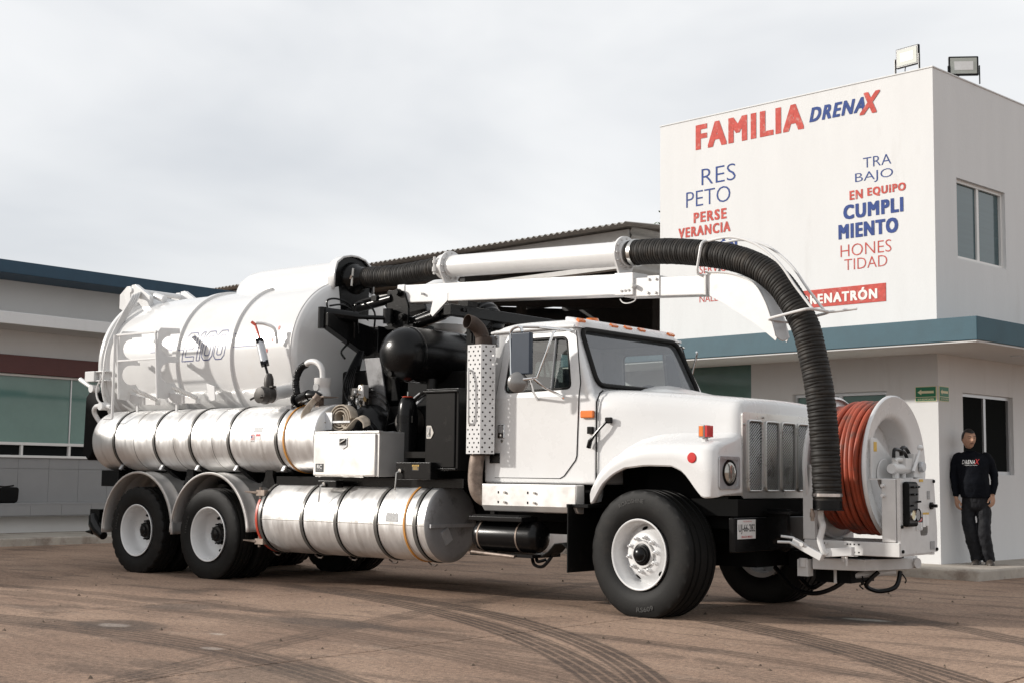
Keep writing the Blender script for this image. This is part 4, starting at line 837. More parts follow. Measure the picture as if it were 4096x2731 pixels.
# boom cradle behind the cab
cd=tp('boom_cradle',MB().box(-2.50,-2.40,-1.0,1.06,2.735,2.845),'black',bevel=.006)
for y_ in (-.62,.12): obj('cradle_gusset',MB().prism([(y_-.16,2.735),(y_+.26,2.735),(y_+.08,2.58),(y_+.08,2.5),(y_-.04,2.5),(y_-.04,2.58)],'x',-2.44,-2.425),'black',cd)
for y_ in (-.60,.14): 
    obj('cradle_post',MB().box(-2.50,-2.40,y_-.05,y_+.05,1.1,2.735),'blackflat',cd)
    for k in range(7): obj('post_hole',MB().cyl((-2.399,y_,2.62-.075*k),(-2.398,y_,2.62-.075*k),.012,10),'printgrey' if k in (2,3) else 'dark',cd)
obj('cradle_stop',MB().box(-2.53,-2.40,-.75,-.60,2.846,2.90).cyl((-2.40,-.82,2.80),(-2.38,-.82,2.80),.02,8).cyl((-2.40,-.77,2.80),(-2.38,-.77,2.80),.02,8),'black',cd)
# ---------------- engine exhaust with perforated heat shield
tp('exhaust_stack',MB().tube([tuple(p) for p in spline([(-1.90,-1.09,1.36),(-1.895,-1.09,2.38),(-1.898,-1.10,2.47),(-1.91,-1.14,2.55),(-1.925,-1.21,2.60),(-1.94,-1.28,2.615)],6)],[.085]*6+[.080]*6+[.068]*18+[.068],20,caps=False),'rustsoot',angle=60,solid=.004)
tp('exhaust_elbow',MB().tube([tuple(p) for p in spline([(-1.93,-1.09,1.42),(-1.965,-1.09,1.28),(-1.98,-1.08,1.10),(-1.95,-1.05,.985),(-1.85,-1.0,.94),(-1.70,-.9,.935)],6)],.07,20),'rust',angle=60)
plan=[(-2.075,-1.09),(-1.985,-1.215),(-1.815,-1.215),(-1.735,-1.10)]
zs0,zs1=1.375,2.40; sm=MB()
for a,b,nc in ((plan[0],plan[1],3),(plan[1],plan[2],3),(plan[2],plan[3],2)):
    rws=25; hz=(zs1-zs0)/rws
    for i in range(rws):
        for j in range(nc):
            def P(u,v_): 
                t=(j+u)/nc; return (a[0]+(b[0]-a[0])*t,a[1]+(b[1]-a[1])*t,zs0+hz*(i+v_))
            wd=math.hypot(b[0]-a[0],b[1]-a[1])/nc; cxo=.32 if i%2 else .68
            hr=.0098; ring=[P(cxo+hr/wd*math.cos(2*PI*k/8+PI/8),.5+hr/hz*math.sin(2*PI*k/8+PI/8)) for k in range(8)]
            c8=[P(1,.5),P(1,1),P(cxo,1),P(0,1),P(0,.5),P(0,0),P(cxo,0),P(1,0)]; o_=len(sm.v); sm.v+=ring+c8
            for k in range(8): k2=(k+1)%8; sm.f.append((o_+k,o_+8+k,o_+8+k2,o_+k2))
hs=tp('heat_shield',sm,'white',angle=0)
k_=hs.modifiers.new('solid','SOLIDIFY'); k_.thickness=.003
obj('grab_handle',MB().tube(spline([(-1.945,-1.215,2.16),(-1.945,-1.245,2.15),(-1.93,-1.26,2.05),(-1.925,-1.26,1.8),(-1.93,-1.25,1.68),(-1.935,-1.218,1.65)],5),.011,8),'whiteworn',hs)
tp('shield_bracket',MB().box(-1.915,-1.765,-1.03,-1.008,2.385,2.495),'galv',bevel=.006); 
for z_ in (2.41,2.47): tp('bracket_bolt',MB().cyl((-1.785,-1.045,z_),(-1.785,-1.03,z_),.014,8),'steel')
tp('shield_bracket',MB().box(-1.86,-1.74,-1.02,-1.0,1.29,1.385),'black')
# ---------------- cab shell
CW=1.0
def yside(z): return CW-(max(z,1.90)-1.90)*.17
def xfront(z): return -.675-(z-1.90)*.455
shell=MB()
win=rpoly([(-1.70,1.955),(-.925,1.975),(-1.035,2.445),(-1.665,2.445)],.06)
ZR=2.56
for s in (-1,1):
    shell.add([(-1.95,s*CW,1.10),(-.62,s*CW,1.10),(-.62,s*CW,1.86),(-.675,s*CW,1.90),(-1.95,s*CW,1.90)],[(0,1,2,3,4)])
    holed(shell,[(-1.95,1.90),(-.675,1.90),(xfront(ZR),ZR),(-1.95,ZR)],win,lambda x,z:(x,s*yside(z),z))
ws=rpoly([(-.872,2.0),(.872,2.0),(.812,2.53),(-.812,2.53)],.10,7)
holed(shell,[(-CW,1.90),(CW,1.90),(yside(ZR),ZR),(-yside(ZR),ZR)],ws,lambda y,z:(xfront(z),y,z))
shell.add([(-.62,-CW,1.86),(-.62,CW,1.86),(-.675,CW,1.90),(-.675,-CW,1.90)],[(0,1,2,3)])
shell.add([(-.62,-CW,1.10),(-.62,CW,1.10),(-.62,CW,1.86),(-.62,-CW,1.86)],[(0,1,2,3)])
bw=rpoly([(-.45,2.05),(.45,2.05),(.45,2.42),(-.45,2.42)],.06)
shell.add([(-1.95,-CW,1.10),(-1.95,CW,1.10),(-1.95,CW,1.90),(-1.95,-CW,1.90)],[(0,1,2,3)])
holed(shell,[(-CW,1.90),(CW,1.90),(yside(ZR),ZR),(-yside(ZR),ZR)],bw,lambda y,z:(-1.95,y,z))
shell.add([(-1.95,-CW,1.10),(-.62,-CW,1.10),(-.62,CW,1.10),(-1.95,CW,1.10)],[(0,1,2,3)])
cab=tp('cab_body',shell,'white',bevel=.035,seg=4,angle=35)
k_=cab.modifiers.new('solid','SOLIDIFY'); k_.thickness=.035; k_.offset=-1
# rounded roof cap with drip gutter
rows=[]; nx,ny=26,28
for i in range(nx+1):
    u=-1+2*i/nx; r=[]
    for j in range(ny+1):
        v=-1+2*j/ny
        h=(1-abs(u)**5.0)**.5*(1-abs(v)**5.0)**.5
        xm,xh=-1.43,.49; r.append((xm+xh*u,.905*v,ZR-.02+.115*h+.02*(1-u*u)*0))
    rows.append(r)
rf=tp('cab_roof',MB().sheet(rows),'white',angle=60)
gp=[(-1.93,-.915,2.535),(-1.0,-.90,2.545)]
for s in (-1,1): tp('drip_gutter',MB().tube([(-1.955,s*.80,2.535),(-1.95,s*.90,2.535),(-1.90,s*.918,2.537),(-1.4,s*.912,2.545),(-.955,s*.905,2.548)],.014,8),'white')
tp('roof_visor_edge',MB().prism([(-.99,2.55),(-.935,2.54),(-.955,2.585),(-1.05,2.645),(-1.15,2.66),(-1.15,2.55)],'y',-.80,.80),'white',bevel=.02,seg=3)
for y_ in (-.764,-.235,0,.235,.764): 
    tp('roof_marker_lamp',MB().obox((-.985,y_,2.613),(0,1,0),(.62,0,.78),(-.78,0,.62),.052,.014,.022),'amber',bevel=.006)
tp('roof_beacon',MB().lathe([(0,2.74),(.06,2.738),(.068,2.72),(.07,2.66),(.075,2.65),(.075,2.64)],(-1.45,.05,0),(0,0,1),24),'amber')
# glass
wz=MB(); wz.add([(xfront(z)-.012,y,z) for y,z in ws],[tuple(range(len(ws)))]); tp('windshield',wz,'windshield',angle=0)
rows=MB(); Lw=[(xfront(z)+.012,y,z) for y,z in ws]
tp('windshield_seal',MB().tube(Lw,.024,8,closed=True),'rubber')
for s in (-1,1):
    gw=MB(); gw.add([(x,s*(yside(z)-.014),z) for x,z in win],[tuple(range(len(win)))]); tp('door_window',gw,'glass',angle=0)
    tp('window_seal',MB().tube([(x,s*(yside(z)+.002),z) for x,z in win],.011,6,closed=True),'rubber')
    tp('vent_window_bar',MB().tube([(-1.155,s*(yside(1.96)-.005),1.965),(-1.165,s*(yside(2.44)-.005),2.442)],.013,6),'greytrim')
gw=MB(); gw.add([(-1.945,y,z) for y,z in bw],[tuple(range(len(bw)))]); tp('rear_window',gw,'glass',angle=0)
# door skin set proud of the body with a dark shut line
for s in (-1,1):
    d=MB(); low=[(-1.80,1.158),(-1.03,1.158),(-.985,1.18),(-.86,1.32),(-.845,1.36),(-.826,1.90),(-1.80,1.90)]
    d.add([(x,s*(CW+.006),z) for x,z in low],[tuple(range(len(low)))])
    up=[(-1.80,1.90),(-.826,1.90),(-.824,2.02),(-.935,2.50),(-1.74,2.50),(-1.765,2.45)]
    w2=rpoly([(-1.715,1.94),(-.908,1.96),(-1.022,2.46),(-1.68,2.46)],.065)
    holed(d,up,w2,lambda x,z:(x,s*(yside(z)+.006),z))
    dr=tp('door',d,'white',angle=0); 
    k_=dr.modifiers.new('solid','SOLIDIFY'); k_.thickness=.010; k_.offset=0
    ol=low[:6]+[(-.824,2.02),(-.935,2.50),(-1.74,2.50),(-1.765,2.45),(-1.80,1.95)]
    obj('shut_line',MB().tube([(x,s*(yside(z)+.002),z) for x,z in ol],.0065,6,closed=True),'blackflat',dr)
    obj('door_handle',MB().box(-1.765,-1.685,s*(CW+.012),s*(CW+.022),1.525,1.65),'chrome',dr,bevel=.01)
    obj('handle_paddle',MB().box(-1.752,-1.698,s*(CW+.023),s*(CW+.027),1.575,1.64),'printgrey',dr,bevel=.006)
    obj('door_lock',MB().cyl((-1.715,s*(CW+.01),1.50),(-1.715,s*(CW+.018),1.50),.014,12),'steel',dr)
# interior
tp('seat',MB().box(-1.75,-1.25,-.85,-.15,1.2,1.62).box(-1.85,-1.68,-.85,-.15,1.55,2.15),'seat',bevel=.05,seg=3)
tp('seat',MB().box(-1.75,-1.25,.2,.8,1.2,1.62).box(-1.85,-1.68,.2,.8,1.55,2.15),'seat',bevel=.05,seg=3)
tp('dashboard',MB().prism([(-.72,1.2),(-.72,1.96),(-.84,1.98),(-1.0,1.90),(-1.02,1.5),(-.9,1.2)],'y',-.94,.94),'greytrim',bevel=.02)
tp('steering_wheel',MB().tube([(-1.12+.10*math.sin(t)*.6,.5+.21*math.cos(t),1.93+.2*math.sin(t)*.75) for t in [2*PI*k/24 for k in range(24)]],.014,8,closed=True).cyl((-1.12,.5,1.93),(-.98,.5,1.75),.025,8),'dark')
tp('cab_floor',MB().box(-1.9,-.66,-.95,.95,1.11,1.16),'dark')
tp('headliner',MB().box(-1.91,-1.0,-.86,.86,2.515,2.53).box(-1.913,-1.905,-.95,.95,1.2,2.04),'greytrim')
# ---------------- west-coast mirror on chrome arms
def mirror(s):
    f=lambda x,z,o=0:(x,s*(1.30+o),z)
    mr=tp('mirror',MB().box(-1.375,-1.155,s*1.255,s*1.31,2.09,2.47),'mirrorback',bevel=.012,seg=3)
    obj('mirror_bracket',MB().tube(spline([f(-1.25,2.475),f(-1.27,2.515),f(-1.31,2.525),f(-1.375,2.50),f(-1.392,2.44),f(-1.385,2.28),f(-1.38,2.12),f(-1.36,2.06),f(-1.29,2.045),f(-1.20,2.045),f(-1.12,2.05)],5),.0135,8),'chrome',mr)
    obj('mirror_arm',MB().tube([f(-1.31,2.525),(-1.12,s*1.22,2.52),(-.985,s*.93,2.505)],.0125,8).tube([(-1.15,s*1.22,2.52),(-1.03,s*1.03,2.505)],.010,8),'chrome',mr)
    obj('mirror_arm',MB().tube([f(-1.12,2.05),(-1.10,s*1.27,2.06),(-.955,s*1.22,2.46),(-.95,s*1.2,2.47)],.0115,8),'chrome',mr)
    obj('mirror_arm',MB().tube([f(-1.16,2.05),(-1.22,s*1.18,1.95),(-1.29,s*1.03,1.89),(-1.295,s*1.01,1.875)],.0115,8).tube([f(-1.12,2.05),(-1.08,s*1.18,1.97),(-1.0,s*1.03,1.90),(-.998,s*1.01,1.88)],.0115,8),'chrome',mr)
    obj('round_mirror',MB().lathe([(0,.03),(.06,.025),(.09,.008),(.097,-.002),(.095,-.006),(0,-.006)],(-1.285,s*1.315,2.018),(.5,s*.86,0),32),'lens',mr,angle=50)
    obj('mirror_foot',MB().box(-.995,-.975,s*.915,s*.93,2.49,2.525),'chrome',mr)
mirror(-1); mirror(1)
# side indicator and bonnet strap
tp('side_indicator',MB().box(-.79,-.645,-1.035,-1.0,1.697,1.765),'amber',bevel=.012,seg=3)
hl=tp('bonnet_latch',MB().box(-.52,-.45,-1.03,-1.0,1.645,1.70),'black',bevel=.008)
obj('latch_strap',MB().tube([(-.50,-1.03,1.66),(-.56,-1.045,1.60),(-.63,-1.045,1.53),(-.67,-1.04,1.49),(-.69,-1.035,1.43)],[.012,.012,.014,.022,.022],8),'black',hl); obj('latch_catch',MB().box(-.715,-.655,-1.03,-1.0,1.555,1.62),'black',hl,bevel=.006)
# ---------------- bonnet and wings as one moulded shell
arch_=[(-.60,1.107),(-.585,.95),(-.55,.94),(-.514,.94),(-.413,1.10),(-.30,1.19),(-.173,1.246),(.045,1.27),(.313,1.265),(.40,1.225),(.455,1.176),(.52,1.095),(.584,1.022),(.62,1.01),(.75,1.007)]
lip=[(-.60,1.107),(-.585,.97),(-.53,1.07),(-.456,1.20),(-.33,1.31),(-.174,1.39),(.0,1.435),(.22,1.45),(.75,1.45)]
def interp(tb,x):
    if x<=tb[0][0]: return tb[0][1]
    for (a,b),(c,d) in zip(tb,tb[1:]):
        if x<=c: return b+(d-b)*(x-a)/(c-a)
    return tb[-1][1]
def sstep(a,b,x): t=max(0,min(1,(x-a)/(b-a))); return t*t*(3-2*t)
cols=[]
xs=[-.635,-.62,-.605,-.59,-.578,-.565,-.55,-.53,-.512,-.49,-.46,-.43,-.40,-.36,-.32,-.27,-.22,-.17,-.11,-.05,.02,.09,.16,.23,.30,.35,.40,.44,.48,.52,.56,.59,.62,.645,.665,.685,.70,.712,.72,.724]
for x in xs:
    e=sstep(.62,.724,x); er=1-math.sqrt(max(0,1-max(0,(x-.624)/.10)**2)) if x>.624 else 0; er=min(er,1)
    ysd=.985-.17*sstep(-.6,.75,x)*1.0-.06*er
    ztop=1.965-.115*(max(0,x+.635)/1.36)**1.25-.05*er
    zsh=ztop-.02
    fl=sstep(-.605,-.53,x); yf=1.0+(1.222-1.0)*fl-.075*er; zl=interp(lip,x)-.03*er; zb=interp(arch_,x)+.02*er
    if x<-.60: zb=1.107
    zl=max(zl,zb+.02)
    pts=[(0,ztop+.012),(.25*ysd,ztop+.011),(.5*ysd,ztop+.007),(.7*ysd,ztop),(.80*ysd,ztop-.006),(.87*ysd,ztop-.018),(.93*ysd,ztop-.042),(.97*ysd,ztop-.08),(.993*ysd,ztop-.13),(ysd,ztop-.20)]
    yl=ysd+.004; zt0=ztop-.20
    zin=min(zl+.09,zt0-.02)
    pts.append((ysd+.002,(zt0*2+zin)/3)); pts.append((ysd+.006,zin+.02))
    # shoulder of the wing
    wv=yf-ysd
    for t,dz in ((.10,.0),(.3,-.03),(.55,-.05),(.78,-.07),(.92,-.095),(1.0,-.14)):
        zz=zin+dz*(1.0) if fl>.02 else zin-(zin-zb)*t*.8
        zz=max(zz,zb+.012*(1-t)+.006)
        pts.append((ysd+.006+wv*t,zz))
    zlast=pts[-1][1]
    pts.append((yf+.002,(zlast+zb)/2)); pts.append((yf,zb+.012)); pts.append((yf-.012,zb)); pts.append((yf-.06,zb+.004))
    cols.append((x,pts))
hm=MB(); rows=[]
for x,p in cols: rows.append([(x,-y,z) for y,z in p[::-1]]+[(x,y,z) for y,z in p[1:]])
hm.sheet(rows); front=rows[-1]; 
# flat front face: centre panel and wing panels, open below the wings
nrow=len(front); half=nrow//2
face=[front[i] for i in range(nrow)]
hm.add(face,[tuple(range(nrow))])
bn=tp('bonnet',hm,'white',angle=38)
k_=bn.modifiers.new('solid','SOLIDIFY'); k_.thickness=.012; k_.offset=-1
tp('bonnet_bulge',MB().sheet([[(x,y,1.955-.115*(max(0,x+.635)/1.36)**1.25+h*max(0,math.cos(y/.34*PI/2))**.7) for y in (-.34,-.3,-.22,-.1,0,.1,.22,.3,.34)] for x,h in ((-.64,.07),(-.58,.085),(-.5,.09),(-.4,.08),(-.25,.055),(-.05,.025),(.1,.0))]),'white',angle=60)
tp('bonnet_seam',MB().tube([(-.628,-1.003,1.11),(-.628,-1.003,1.84),(-.615,-.97,1.92),(-.61,-.93,1.945)],.007,6),'blackflat')
for s in (-1,1): tp('wing_dark_liner',MB().prism([(s*.78,.75),(s*.80,.75),(s*.80,1.29),(s*1.15,1.29),(s*1.15,1.30),(s*.78,1.30)],'x',-.22,.60),'dark')  # near-black liner added to darken the wheel well
# grille
gx0=.735
slots=[(-.70,-.468),(-.403,-.172),(-.113,.122),(.180,.412),(.475,.707)]
gm=MB(); holed(gm,rpoly([(-.79,1.008),(.79,1.008),(.79,1.735),(-.79,1.735)],.03),[rpoly([(a,1.07),(b,1.07),(b,1.665),(a,1.665)],.035) for a,b in slots],lambda y,z:(gx0,y,z))
gr=tp('grille',gm,'grillemetal',angle=0,solid=.012)
for a,b in slots:
    rl=rpoly([(a,1.07),(b,1.07),(b,1.665),(a,1.665)],.035); obj('slot_rim',MB().tube([(gx0+.006,y,z) for y,z in rl],.010,6,closed=True),'grillemetal',gr)
    ms=MB(); nz=22; ny=6
    for i in range(nz):
        for j in range(ny):
            y0=a+(b-a)*j/ny; y1=a+(b-a)*(j+1)/ny; z0=1.07+.595*i/nz; z1=1.07+.595*(i+1)/nz; ym=(y0+y1)/2; zm=(z0+z1)/2
            for p,q in (((y0,zm),(ym,z1)),((ym,z1),(y1,zm)),((y1,zm),(ym,z0)),((ym,z0),(y0,zm))): ms.tube([(gx0-.003,p[0],p[1]),(gx0-.003,q[0],q[1])],.0030,3,caps=False)
    obj('grille_mesh',ms,'grillemetal',gr,angle=0,fix=False)
tp('radiator',MB().box(.7255,.7275,-.74,.74,1.03,1.70),'dark')
for y_,z_ in ((-.76,1.63),(-.435,1.70),(-.435,1.10)): tp('grille_screw',MB().cyl((gx0,y_,z_),(gx0+.012,y_,z_),.010,8),'steel')
# headlamps
for s in (-1,1):
    yc=s*1.0; hb=MB(); holed(hb,rpoly([(yc-.165,1.085),(yc+.165,1.085),(yc+.165,1.355),(yc-.165,1.355)],.03),rpoly([(yc-.135,1.11),(yc+.135,1.11),(yc+.135,1.33),(yc-.135,1.33)],.03),lambda y,z:(.738,y,z))
    bz=tp('headlamp_bezel',hb,'galv',solid=.012,angle=0)
    obj('lamp_bucket',MB().box(.726,.730,yc-.145,yc+.145,1.095,1.345),'galv',bz)
    obj('headlamp',MB().lathe([(0,.030),(.05,.026),(.08,.014),(.094,.0),(.094,-.01)],(.733,yc-.0,1.22),(1,0,0),32),'lampglass',bz,angle=50)
    obj('lamp_ring',MB().lathe([(.094,-.004),(.094,.008),(.108,.006),(.110,-.004)],(.733,yc,1.22),(1,0,0),32),'black',bz)
    tp('side_reflector',MB().lathe([(0,.014),(.04,.013),(.045,.006),(.045,-.01)],(.508,s*1.222,1.34),(0,s,0),24),'red')
    tl=tp('turn_lamp',MB().box(.515,.575,s*1.03,s*1.14,1.508,1.615),'steel',bevel=.008)
    obj('turn_lens',MB().box(.575,.60,s*1.035,s*1.135,1.512,1.611),'red',tl,bevel=.006); obj('side_lens',MB().box(.525,.565,s*1.138,s*1.146,1.518,1.605),'amber',tl,bevel=.003); obj('lamp_foot',MB().box(.53,.57,s*1.06,s*1.11,1.44,1.51),'white',tl,bevel=.01)
# under the nose
tp('bumper',MB().box(.70,.76,-.97,.97,.56,.85),'black',bevel=.012)
tp('tow_bracket',MB().box(.76,.95,-.42,-.36,.60,.92).box(.76,1.0,-.5,-.28,.88,.90).cyl((.80,-.30,.66),(.86,-.30,.70),.13,20),'black')
pl=tp('number_plate',MB().box(.762,.766,-.93,-.63,.672,.832),'printwhite',bevel=.002)
def plate(s_,y0,y1,z0,z1,m,b=.0): obj('plate_lettering',lettering(MB(),s_,lambda a,bb:(.7685,y0+(y1-y0)*a,z0+(z1-z0)*bb),b),m,pl,angle=0,fix=False)
plate('UJ-66-282',-.915,-.645,.713,.795,'printblack',.004); plate('SINALOA  MEXICO',-.87,-.69,.682,.698,'printred',.01); plate('TRANSPORTE PRIVADO CARGA',-.84,-.70,.812,.822,'printred')
tp('sump_guard',MB().box(-.2,.7,-.5,.5,.42,.62).box(.3,.75,-.9,.9,.86,1.0),'dark')
tp('front_mudflap',MB().box(-.80,-.785,-1.20,-.62,.33,.93).box(-.84,-.60,-1.16,-.7,.90,.93),'blackflat',bevel=.004)
tp('hanging_flap',MB().sheet([[(x,y,z) for y in (-1.12,-.9)] for x,z in ((-1.15,.46),(-1.08,.50),(-1.0,.575),(-.92,.585),(-.86,.55),(-.81,.46),(-.80,.40))]),'rubber',solid=.012,angle=60)
# cab skirt, step and air tank
tp('side_skirt',MB().prism([(-1.13,1.10),(-1.13,.90),(-1.09,.845),(-1.0,.84),(-1.0,1.10)],'x',-1.86,-.755),'aluflat',bevel=.012,seg=3)
for x_ in (-1.57,-1.22):
    for z_ in (.93,1.02): tp('skirt_bolt',MB().cyl((x_,-1.13,z_),(x_,-1.148,z_),.012,8),'steel'); tp('skirt_slot',MB().box(x_-.09,x_-.078,-1.134,-1.13,z_-.01,z_+.012),'dark')
sp=tp('cab_step',MB().box(-1.94,-1.30,-1.22,-.98,.755,.80),'black',bevel=.008)
for k in range(9): obj('tread_bar',MB().box(-1.90,-1.34,-1.205+.024*k,-1.195+.024*k,.80,.812),'blackflat',sp)
tp('air_tank',MB().lathe([(0,-1.99),(.07,-1.985),(.12,-1.965),(.14,-1.93),(.143,-1.9),(.143,-1.28),(.14,-1.25),(.12,-1.22),(.07,-1.2),(0,-1.195)],(0,-1.02,.615),(1,0,0),36),'black',angle=50)
for x_ in (-1.88,-1.42): tp('air_tank_strap',MB().lathe([(.144,x_-.008),(.147,x_-.008),(.147,x_+.008),(.144,x_+.008)],(0,-1.02,.615),(1,0,0),36),'rust')
tp('step_support',MB().box(-2.0,-1.25,-1.12,-.7,.43,.46).box(-1.9,-1.85,-.95,-.9,.46,1.0),'black'); tp('support_rod',MB().tube([(-1.97,-1.13,.46),(-1.45,-1.13,.435)],.016,8),'rust')
hoses('air_hose',[[(-1.35,-1.0,.44),(-1.28,-1.05,.37),(-1.18,-1.05,.36),(-1.12,-1.0,.45)],[(-1.3,-1.0,.45),(-1.25,-1.04,.40),(-1.18,-1.0,.42)]],.016)
# ---------------- side fittings of the debris tank
rk=tp('pipe_rack',MB().tube([(-7.575,-1.24,2.80),(-7.50,-1.24,2.03)],.016,6).tube([(-6.82,-1.24,2.79),(-6.745,-1.24,2.02)],.016,6).box(-7.59,-6.80,-1.252,-1.228,2.785,2.81).box(-7.56,-6.79,-1.252,-1.228,2.475,2.497),'whiterough',bevel=.004)
def rack_plate(x):
    o=[(-1.235,2.06),(-1.235,2.80),(-1.20,2.845),(-.93,2.86),(-.92,2.80),(-1.0,2.79)]
    for zc in (2.64,2.33):
        o+=[(-1.06,zc+.14)]+[(-1.06-.12*math.cos(PI/2-PI*k/8)*1.0,zc+.12*math.sin(PI/2-PI*k/8)) for k in range(9)]+[(-.98,zc-.11),(-.96,zc-.15),(-.93,zc-.155),(-.93,zc-.185),(-1.06,zc-.19)] if zc>2.5 else [(-1.06,zc+.14)]+[(-1.06-.12*math.cos(PI/2-PI*k/8),zc+.12*math.sin(PI/2-PI*k/8)) for k in range(9)]+[(-.98,zc-.11),(-.95,zc-.15),(-.93,zc-.18),(-1.0,zc-.27),(-1.1,zc-.31),(-1.2,zc-.30)]
    return MB().prism(o,'x',x-.004,x+.004)
for x_ in (-7.54,-6.785): obj('rack_hook_plate',rack_plate(x_),'whiterough',rk,angle=20)
for x_ in (-7.40,-6.64):
    obj('rack_base',MB().prism([(x_-.14,2.10),(x_+.36,2.02),(x_+.36,1.96),(x_-.05,1.97),(x_-.14,2.03)],'y',-1.05,-.98),'whiterough',rk,bevel=.004)
    pts=[]
    for k in range(17*6): t=k/(17*6-1); a=2*PI*k/6; c=Vector((x_+.02,-1.12,2.15)).lerp(Vector((x_+.42,-1.08,2.02)),t); pts.append(c+Vector((.1,0,.3)).normalized()*.022*math.cos(a)+Vector((0,1,0))*.022*math.sin(a))
    obj('rack_spring',MB().tube(pts,.006,4),'whiteworn',rk); obj('rack_spring_core',MB().tube([(x_+.02,-1.12,2.15),(x_+.42,-1.08,2.02)],.017,8),'whiteworn',rk)
    obj('rack_tab',MB().box(x_+.0,x_+.03,-1.06,-1.04,1.88,1.99),'whiterough',rk)
    obj('rack_post',MB().prism([(x_+.35,2.20),(x_+.50,2.16),(x_+.52,2.0),(x_+.42,1.98)],'y',-.90,-.885),'whiterough',rk,bevel=.004)
tp('rear_pole',MB().tube([(-7.60,-1.26,2.80),(-7.59,-1.26,1.80)],.016,6).tube([(-7.59,-1.26,1.80),(-7.76,-1.26,1.80)],.012,6),'whiterough')
for k in range(4):
    o_=k*.03; hoses('door_hose',[[(-8.42,-.30,3.35),(-8.30,-.42-o_,3.46-o_*.5),(-8.22,-.55-o_,3.30),(-8.28,-.72-o_*.6,3.0),(-8.24,-.90-o_*.3,2.7),(-8.2,-.99,2.4),(-8.2,-.98,2.1),(-8.15,-.9+o_,1.85)]],.013,'whiteworn')
hoses('door_hose',[[(-8.5,-.35,3.3),(-8.62,-.5,3.15),(-8.66,-.62,2.95),(-8.5,-.72,2.8)],[(-8.25,-.97,2.35),(-8.32,-1.0,2.2),(-8.25,-1.02,2.05),(-8.1,-.98,1.95)]],.012,'whiteworn')
tp('door_hinge_arm',MB().prism([(-8.75,3.28),(-8.75,3.46),(-8.60,3.56),(-8.52,3.56),(-8.52,3.18)],'y',-.42,-.36).prism([(-8.50,3.15),(-8.50,3.57),(-8.42,3.575),(-8.10,3.40),(-8.10,3.18)],'y',-.42,-.36).prism([(-8.50,3.15),(-8.50,3.57),(-8.42,3.575),(-8.10,3.40),(-8.10,3.18)],'y',.36,.42).prism([(-8.75,3.28),(-8.75,3.46),(-8.60,3.56),(-8.52,3.56),(-8.52,3.18)],'y',.36,.42).cyl((-8.5,-.44,3.50),(-8.5,.44,3.50),.035,12).cyl((-8.15,-.3,3.42),(-7.95,-.3,3.36),.045,12),'white',bevel=.005)
tp('door_latch',MB().box(-8.62,-8.42,-.98,-.80,2.29,2.42).box(-8.44,-8.20,-.96,-.88,2.405,2.42).box(-8.44,-8.20,-.96,-.88,2.29,2.305),'white',bevel=.006)
tp('door_lever',MB().tube([(-8.80,-.92,2.33),(-8.45,-.96,2.20)],[.03,.024],8).cyl((-8.45,-1.0,2.2),(-8.45,-.9,2.2),.05,12),'white')
tp('drain_valve',MB().tube(spline([(-8.3,-.95,1.78),(-8.35,-1.0,1.9),(-8.28,-1.02,1.97),(-8.15,-1.0,1.97)],5),.03,10).cyl((-8.15,-1.06,1.97),(-8.15,-.94,1.97),.05,12).cyl((-8.12,-1.0,1.97),(-8.0,-1.0,1.96),.028,10),'white')
tp('rear_mudskirt',MB().prism([(-8.72,1.4),(-8.60,1.3),(-8.42,1.5),(-8.42,2.15),(-8.60,2.2),(-8.70,2.1)],'y',-.5,-.9),'blackflat',bevel=.02)
tp('tail_lamp_box',MB().box(-8.07,-7.72,-1.05,-.85,.99,1.185),'black',bevel=.006); tp('tail_lamp',MB().box(-8.085,-8.07,-1.03,-.95,1.05,1.11),'red')
tp('rear_coupling',MB().tube([(-8.45,-.88,.62),(-8.38,-.9,.52),(-8.25,-.93,.44),(-8.12,-.95,.38)],[.06,.085,.075,.05],14).box(-8.50,-8.30,-.9,-.6,.44,.70).tube([(-8.5,-.95,.42),(-8.38,-.93,.42)],[.008,.035],8),'black')
# side valve with air actuator
sv=tp('side_valve',MB().tube([(-4.99,-.72,2.10),(-4.965,-.95,2.05),(-4.955,-1.05,2.03)],.075,20).lathe([(.075,-1.04),(.10,-1.04),(.10,-1.055),(.075,-1.055)],(-4.96,0,2.03),(0,1,0),24),'whitetank',angle=50)
obj('valve_body',MB().cyl((-4.96,-1.05,2.02),(-4.955,-1.13,2.015),.085,20).lathe([(.05,2.10),(.055,2.14),(.05,2.20),(.03,2.25),(.0,2.26)],(-4.98,-1.08,0),(0,0,1),16).box(-5.07,-4.89,-1.11,-1.05,2.10,2.115),'iron',sv,angle=40)
obj('valve_cap',MB().lathe([(0,-1.245),(.05,-1.242),(.085,-1.235),(.09,-1.22),(.09,-1.16),(.095,-1.155),(.095,-1.13)],(-4.953,0,2.008),(0,1,0),32).tube([(-5.06,-1.2,1.99),(-5.08,-1.25,1.96)],.012,6).tube([(-4.93,-1.24,1.98),(-4.85,-1.28,2.0)],.010,6),'iron',sv,angle=40)
obj('actuator_cylinder',MB().tube([(-5.145,-1.08,2.60),(-5.06,-1.08,2.375)],.046,16),'galv',sv); obj('actuator_end',MB().tube([(-5.158,-1.08,2.635),(-5.14,-1.08,2.59)],.062,4),'black',sv); obj('actuator_end',MB().tube([(-5.065,-1.08,2.385),(-5.05,-1.08,2.345)],.062,4).tube([(-5.05,-1.08,2.35),(-4.99,-1.08,2.22)],.014,8),'black',sv)
